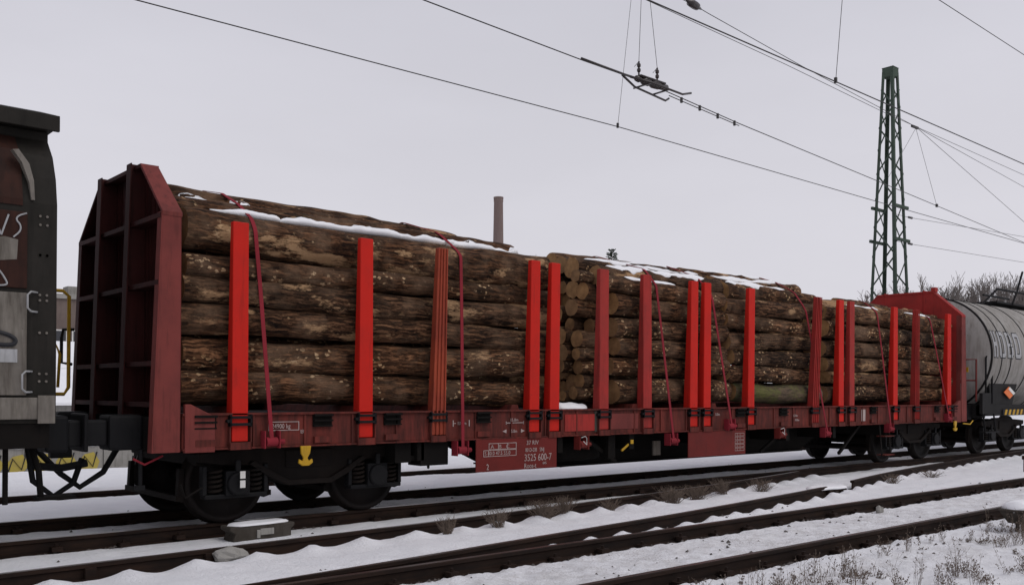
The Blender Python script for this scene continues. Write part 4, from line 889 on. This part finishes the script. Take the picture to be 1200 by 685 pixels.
prof_i = [(.012, -.22), (.02, -.2), (.03, -.14), (.055, -.12), (.06, -.06), (.062, .0), (.06, .06), (.055, .1), (.03, .13), (.02, .18), (.012, .22)]
ins = MB().lathe(prof_i, (0, 0, 0), 'x', 20).build('insulator', 'insulator', m3, True); ins.location = (7.88, -.545, 7.34); ins.rotation_euler = (0, 0, .14)
wire('branch_wire', [(17.4, .6, 7.53), (25.8, 1.4, 6.5), (40, 2.6, 5.0)], '', .006, parent=m3); MB().box(17.2, 17.5, .58, .62, 7.49, 7.54).build('wire_clamp', 'wire_steel', m3)
for z, zz, lab in ((6.63, 7.0, 'upper anchored wire leaving the right side of the mast'), (5.86, 6.1, 'lower anchored wire leaving the right side of the mast')):
    w_ = wire('anchored_wire', [(22.45, 3.7, z + .02), (23.3, 3.65, z), (31.7, 3.6, zz), (60, 3.4, zz + 1)], lab, .006)
    i2 = MB().lathe([(.012, -.15), (.03, -.1), (.035, .1), (.012, .15)], (23.4, 3.645, z + .005), 'x', 12).build('insulator', 'insulator', w_, True)
# section insulator
si_ = thing('section_insulator', 'dark section insulator with two skids hanging on the contact wire', 'insulator', loc=(6.9, -.56, 5.9))
def L_(p): return (p[0] - 6.9, p[1] + .56, p[2] - 5.9)
MB().tube([L_((5.4, -.62, 5.92)), L_((6.3, -.575, 5.92)), L_((6.6, -.56, 5.93))], .016, 8).build('feed_rod', 'insulator', si_, True)
MB().tube([L_((6.25, -.58, 5.9)), L_((6.6, -.5, 5.83)), L_((7.4, -.40, 5.82)), L_((7.48, -.4, 5.87))], .016, 8).build('skid', 'insulator', si_, True)
MB().tube([L_((6.4, -.6, 5.9)), L_((6.7, -.72, 5.86)), L_((7.4, -.72, 5.84)), L_((7.6, -.72, 5.9))], .016, 8).build('skid', 'insulator', si_, True)
MB().lathe([(.02, -.38), (.04, -.36), (.05, -.3), (.03, -.26), (.06, -.2), (.06, -.1), (.045, -.06), (.065, 0), (.06, .12), (.05, .16), (.05, .3), (.02, .34)], (.02, 0, .03), 'x', 14).box(-.3, .25, -.06, .06, .06, .08).build('body', 'insulator', si_, True)
for xe in (-.21, .21): MB().box(xe - .01, xe + .01, -.16, .16, -.06, -.04).build('cross_bar', 'insulator', si_)
for dx, tx in ((-.28, -.1), (.12, .0)):
    MB().tube([(dx, 0, .05), (dx, 0, .28)], .014, 6).lathe([(.01, 0), (.028, .02), (.028, .05), (.012, .07), (.028, .09), (.028, .12), (.01, .14)], (dx, 0, .12), 'z', 10).build('hanger_insulator', 'insulator', si_)
    MB().tube([(dx, 0, .28), (tx, .1, 1.7)], .004, 5).tube([(dx, 0, .28), (dx - .06, .03, .2)], .004, 5).build('hanger_wire', 'wire_steel', si_)
MB().tube([L_((7.3, -.55, 5.84)), L_((9.4, -.29, 5.85))], .007, 6).box(.78, .81, .08, .11, -.065, .015).box(1.3, 1.33, .14, .17, -.065, .015).box(1.85, 1.88, .21, .24, -.065, .015).box(2.38, 2.41, .27, .30, -.065, .015).build('auxiliary_wire', 'wire_steel', si_)

# ================================================================== TRACKSIDE THINGS
sb = thing('switch_box', 'grey box with snow on top beside the rail under the left bogie', 'switch box', loc=(1.2, .22, -.16))
MB().prism([(-.33, .0), (.36, .0), (.36, .10), (.40, .13), (.40, .17), (-.36, .17), (-.36, .13), (-.30, .09)], 'y', -.13, .13).build('case', 'grey_box', sb, bevel=.012)
MB().box(-.02, .14, -.15, -.13, .06, .13).box(-.06, -.02, -.15, -.13, .03, .12).build('latch', 'concrete', sb, bevel=.006)
snow_lump('snow_layer', -.34, .39, lambda x: 0, lambda x, d: .17, lambda x: .13, lambda x: .03, None, parent=sb, seed=20)
def rock(name, loc, s_, label, mat='stone', seed=0):
    mb = MB(); n, m = 12, 7; vs = []
    for i in range(m + 1):
        for k in range(n):
            a = PI * i / m; b = 2 * PI * k / n; d = Vector((math.sin(a) * math.cos(b), math.sin(a) * math.sin(b), math.cos(a)))
            vs.append(Vector((d.x * s_[0], d.y * s_[1], d.z * s_[2])) * (1 + .35 * noise.noise(d * 1.6 + Vector((seed, 0, 0)))))
    mb.add(vs, [(i * n + k, i * n + (k + 1) % n, (i + 1) * n + (k + 1) % n, (i + 1) * n + k) for i in range(m) for k in range(n)])
    o = mb.build(name, mat, None, label=label, cat='stone'); o.location = loc; return o
rock('stone', (.28, -1.13, -.05), (.17, .1, .07), 'pale stone against the crossover rail at lower left', 'concrete', 1)
rock('stone', (8.6, -3.15, -.1), (.06, .05, .06), 'small grey stone beside the nearest track, right of centre', 'concrete', 4)
rock('stone', (15.5, -3.2, -.08), (.09, .07, .08), 'grey stone beside the nearest track near the right edge', 'concrete', 6)
ln_ = thing('ground_signal', 'low snow-capped lantern standing at the right edge', 'signal', loc=(8.15, -5.1, -.12))
MB().hexa([(-.1, -.1, .1), (.1, -.1, .1), (.1, .1, .1), (-.1, .1, .1)], [(-.2, -.16, .24), (.2, -.16, .24), (.2, .16, .24), (-.2, .16, .24)]).box(-.21, .21, -.17, .17, .24, .27).build('housing', 'grey_box', ln_, bevel=.012)
for x in (-.1, .1): MB().tube([(x * .7, 0, .12), (x, 0, -.05)], .022, 8).build('leg', 'grey_box', ln_)
snow_lump('snow_cap', -.2, .2, lambda x: 0, lambda x, d: .265, lambda x: .16, lambda x: .08, None, parent=ln_, seed=30)
MB().tube([(0, 0, -.1), (0, 0, .22)], .035, 8).box(-.05, .05, -.05, .05, .22, .3).build('marker_post', 'box_brown', None, label='short rusty marker post in the snow near the right edge', cat='post', loc=(17.1, -1.85, -.08), bevel=.01)

# ballast stones poking through
rs = random.Random(3); mb = MB()
for k in range(9000):
    yr = rs.choice((-2.88, -4.37, -2.88, -4.37, -4.37, .63, 2.13)); x = rs.uniform(-1, 17) if rs.random() < .8 else rs.uniform(-1, 24)
    if fbm(np.array([x * 1.6]), np.array([yr]), 2, 77)[0] < .38: continue
    y = yr + rs.choice((-1, 1)) * (rs.uniform(.075, .17) if rs.random() < .93 else rs.uniform(.2, .75)); s_ = rs.uniform(.007, .024) * (1.25 if rs.random() < .15 else 1)
    z = max(ground_z(x, y), -.15) + s_ * .2
    pts = [Vector((rs.uniform(-1, 1), rs.uniform(-1, 1), 0)).normalized() * s_ * rs.uniform(.7, 1.2) for _ in range(1)]
    a0 = rs.uniform(0, 6); base = [(x + math.cos(a0 + i * 1.257) * s_ * rs.uniform(.7, 1.3), y + math.sin(a0 + i * 1.257) * s_ * rs.uniform(.7, 1.2), z) for i in range(5)]
    mb.add(base + [(x + rs.uniform(-.4, .4) * s_, y + rs.uniform(-.4, .4) * s_, z + s_ * rs.uniform(.5, 1.1))], [(i, (i + 1) % 5, 5) for i in range(5)] + [(4, 3, 2, 1, 0)])
mb.build('ballast', 'stone', None, label='dark ballast stones poking through the snow along the rails', cat='gravel', kind='stuff')

# dry plants
def weed(mb, x, y, h, n, spread, rs, rr_=.0017, seeds=True):
    z0 = ground_z(x, y) - .02
    for _ in range(n):
        a = rs.uniform(0, 2 * PI); s_ = rs.uniform(.1, 1) * spread; bx, by = x + rs.uniform(-.3, .3) * spread, y + rs.uniform(-.3, .3) * spread
        hh = h * rs.uniform(.45, 1.1); p0 = Vector((bx, by, z0)); p2 = Vector((bx + math.cos(a) * s_, by + math.sin(a) * s_, z0 + hh)); p1 = p0.lerp(p2, .5) + Vector((rs.uniform(-.02, .02), rs.uniform(-.02, .02), hh * .08))
        mb.tube([p0, p1, p2], [rr_, rr_ * .8, rr_ * .5], 3, False)
        for q in range(rs.randint(2, 6)):
            t_ = rs.uniform(.4, .95); pb = p0.lerp(p2, t_); d = Vector((rs.uniform(-1, 1), rs.uniform(-1, 1), rs.uniform(.2, 1.2))) * hh * .17
            mb.tube([pb, pb + d], [rr_ * .7, rr_ * .5], 3, False)
            if seeds and rs.random() < .6:
                e = pb + d; c_ = rs.uniform(.004, .008); mb.add([e + Vector((c_, 0, 0)), e + Vector((-c_, c_, 0)), e + Vector((-c_, -c_, 0)), e + Vector((0, 0, c_ * 1.8))], [(0, 1, 3), (1, 2, 3), (2, 0, 3), (0, 2, 1)])
rs = random.Random(11)
mb = MB()
for k in range(620):
    x = rs.uniform(2.2, 10); y = rs.uniform(-6.8, -4.85)
    if fbm(np.array([x * 1.3]), np.array([y * 1.3]), 2, 55)[0] < .39: continue
    weed(mb, x, y, rs.uniform(.06, .34) * (.6 if rs.random() < .5 else 1), rs.randint(3, 10), rs.uniform(.04, .12), rs)
mb.build('dry_grass', 'dry_stem', None, label='dry brown grass and weeds poking through the foreground snow', cat='grass', kind='stuff')
TUFTS = [(2.75, -1.22, .16, 60, .1, 'small dark tuft left of centre by the crossover rail'), (3.5, -1.2, .17, 60, .14, 'second dark tuft from the left by the crossover rail'), (4.35, -1.05, .18, 120, .2, 'broad tuft under the number plate by the crossover rail'), (4.8, -.95, .16, 90, .16, 'tuft adjoining the broad tuft under the number plate'), (5.6, -.98, .13, 50, .14, 'low sparse tuft right of the number plate'),
         (7.0, -.88, .20, 150, .22, 'largest tuft between the rails, below the second plate'), (7.7, -.78, .18, 110, .22, 'tuft right of the largest one between the rails'), (8.5, -.65, .18, 70, .2, 'fan-shaped tuft between the rails beside the crossover'), (9.4, -.75, .17, 70, .22, 'tuft nearest the rail joint block'), (12.6, -1.3, .14, 60, .2, 'low tuft right of the rail joint block'), (14.2, -1.25, .12, 50, .25, 'sparse tuft far right between the tracks')]
for x, y, h, n, sp, lab in TUFTS:
    mb = MB(); weed(mb, 0 + x, y, h * 1.25, int(n * 1.3), sp * 1.15, rs, .0026, False); mb.build('grass_tuft', 'dry_stem', None, label='dry grass: ' + lab, cat='grass', group='dry tufts between the tracks')

# ================================================================== BACKGROUND
lw = thing('low_wall', 'low concrete wall with yellow graffiti seen under the couplings', 'wall', loc=(0, 11, -.32))
for k in range(8):
    MB().box(-6 + k * 1.5, -4.515 + k * 1.5, 0, .3, 0, .62).build('wall_panel', 'concrete', lw, bevel=.01)
snow_lump('snow_cap', -6, 6, lambda x: .15, lambda x, d: .62, lambda x: .17, lambda x: .08, None, n=60, parent=lw, seed=44)
rg = random.Random(5)
for k in range(7):
    x = -.2 + k * .45; gf = MB().prism([(x, .06), (x + .34, .08 + rg.uniform(0, .1)), (x + .42, .3), (x + .3, .5), (x + .12, .46), (x + .02, .34)], 'y', -.006, -.001).build('graffiti_patch', 'graffiti_yellow', lw)
    MB().tube([(x + .02, -.012, .1), (x + .12, -.012, .42), (x + .28, -.012, .2), (x + .36, -.012, .5)], .015, 5).build('graffiti_outline', 'graffiti_dark', gf)
def house(name, x0, x1, y0, y1, z1, mat, label, cat, roof='flat', wins=None):
    h = thing(name, label, cat, loc=((x0 + x1) / 2, (y0 + y1) / 2, -.4)); w, d = (x1 - x0) / 2, (y1 - y0) / 2; zz = z1 + .4
    MB().box(-w, w, -d, d, 0, zz).build('wall', mat, h)
    if roof == 'flat':
        MB().box(-w - .15, w + .15, -d - .15, d + .15, zz, zz + .25).build('roof', 'concrete', h)
    else:
        MB().prism([(-d - .3, zz), (0, zz + 1.2), (d + .3, zz), (d + .3, zz + .1), (0, zz + 1.35), (-d - .3, zz + .1)], 'x', -w - .2, w + .2).build('roof', 'snow', h)
    if wins:
        for ix in range(wins[0]):
            for iz in range(wins[1]):
                x = -w + (ix + .5) * 2 * w / wins[0]; z = .9 + iz * (zz - .8) / wins[1]
                f = MB().box(x - .5, x + .5, -d - .05, -d + .02, z, z + 1.2).build('window', 'white_paint', h); MB().box(x - .43, x + .43, -d - .07, -d - .04, z + .07, z + 1.13).build('pane', 'glass_dark', f)
    return h
hb = house('apartment_block', 9.2, 15.4, 44, 54, 6.3, 'render_brown', 'brown flat-roofed building in the gap between the wagons', 'building', wins=(5, 2))
MB().box(-.4, .5, -3.9, -3, 6.9, 7.5).build('roof_box', 'concrete', hb)
house('shed', 5.5, 12.8, 34, 38, 2.3, 'concrete', 'low shed with snowy gabled roof in the gap between the wagons', 'shed', 'gable')
house('shed', 4.5, 11.2, 27, 30, .9, 'concrete', 'lower snow-roofed shed nearest the wagons gap', 'shed', 'gable')
MB().box(-2, 9, 0, .3, -.4, .62).build('brick_wall', 'chimney_brick', None, label='low brick wall with light snow in the gap between wagons', cat='wall', loc=(0, 22, 0))
chm = thing('chimney', 'tall slim brick factory chimney behind the left log pile', 'chimney', loc=(97.5, 110, -.5))
MB().lathe([(1.5, 0), (1.45, .5), (.9, 24), (.76, 33.4), (.8, 33.6), (.8, 34.0)], (0, 0, 0), 'z', 28).build('shaft', 'chimney_brick', chm, True)
MB().lathe([(.81, 34.0), (.83, 34.1), (.83, 34.3), (.55, 34.3)], (0, 0, 0), 'z', 28).build('rim', 'chimney_brick', chm, True)
c2 = MB().box(-.3, .3, -.3, .3, 0, 14.0).box(-.36, .36, -.36, .36, 14.0, 14.2)
c2.build('chimney', 'chimney_brick', None, label='small dark chimney rising above the tank wagon', cat='chimney', loc=(118, 41.5, -.5))

def bare_tree(loc, H, label, seed, rmin=.03, spread=.6, depth=5, group='bare trees behind the tank wagon', trunk=.22):
    rt = random.Random(seed); t_ = thing('bare_tree', label, 'tree', group, loc=loc); tk = MB(); cr = MB()
    def br(p, d, L, r, lv):
        q = p; pts = [p]; dd = d.copy()
        for i in range(3):
            dd = (dd + Vector((rt.uniform(-1, 1), rt.uniform(-1, 1), rt.uniform(-.2, .7))) * .16).normalized(); q = q + dd * L / 3; pts.append(q)
        rad = [r, r * .88, r * .76, r * .62]; (tk if lv < 2 else cr).tube(pts, [max(x, rmin * .5) for x in rad], 6 if lv < 2 else 4, False)
        if lv >= depth: return
        for k in range(rt.randint(3, 4) if lv else 6):
            b = pts[rt.randint(1, 3)] if k else pts[3]; ax = Vector((rt.uniform(-1, 1), rt.uniform(-1, 1), rt.uniform(-.1, .5))).normalized()
            nd = (dd * (1 - spread * .6) + ax * spread * rt.uniform(.6, 1.1) + Vector((0, 0, .18))).normalized(); br(b, nd, L * rt.uniform(.6, .78), r * rt.uniform(.45, .62), lv + 1)
    br(Vector((0, 0, 0)), Vector((0, 0, 1)), H * .33, trunk, 0)
    tk.build('trunk', 'hazed_bark', t_); cr.build('crown', 'hazed_bark', t_)
    return t_
TR_ = [(89, 35, 12.5, 'leftmost bare tree above the tank wagon, left of the small chimney'), (96, 36, 13.5, 'bare tree above the tank wagon, second from the left'), (100, 34, 15.5, 'tallest bare tree above the tank wagon, third from the left'), (106, 35, 13.5, 'bare tree above the tank wagon, fourth from the left'), (111, 34, 14, 'bare tree above the tank wagon, fifth from the left'), (117, 35, 15, 'bare tree at the right edge above the tank walkway'), (125, 35, 15.5, 'rightmost bare tree, its crown leaving the picture'), (83, 35, 11.0, 'lowest bare tree, showing just above the right end wall')]
for k, (x, y, h, lab) in enumerate(TR_): bare_tree((x, y, -.5), h * 1.1, lab, 50 + k, .034, .58, 6)
bare_tree((62, 60, -.5), 17.5, 'thin bare twigs rising above the gap between the log piles', 90, .03, .5, 4, 'bare trees behind the logs', .2)
sp_ = thing('spruce_tree', 'small dark conifer tip showing above the second log pile', 'tree', loc=(49.8, 40, -.5))
MB().tube([(0, 0, 0), (0, 0, 13.0)], [.22, .02], 8).build('trunk', 'hazed_bark', sp_)
rt = random.Random(8); mb = MB()
for k in range(420):
    z = 2 + 10.8 * (1 - (rt.random() ** 1.3)); L = .25 + 2.6 * (13.2 - z) / 11; a = rt.uniform(0, 2 * PI); d = Vector((math.cos(a), math.sin(a), -.15 + .5 * (z > 11.8)))
    p0 = Vector((0, 0, z)); tip = p0 + d * L * rt.uniform(.6, 1); sdv = Vector((-d.y, d.x, 0))
    for j in range(7):
        b = p0.lerp(tip, .2 + .12 * j); w = .3 * L * (1 - .1 * j) * .5
        for s_ in (-1, 1): e = b + d * w * .8 + sdv * s_ * w + Vector((0, 0, rt.uniform(-.05, .1))); mb.add([b, b + d * .12, e, b + Vector((0, 0, .05))], [(0, 1, 2), (1, 3, 2), (3, 0, 2)])
mb.build('crown', 'needles', sp_)
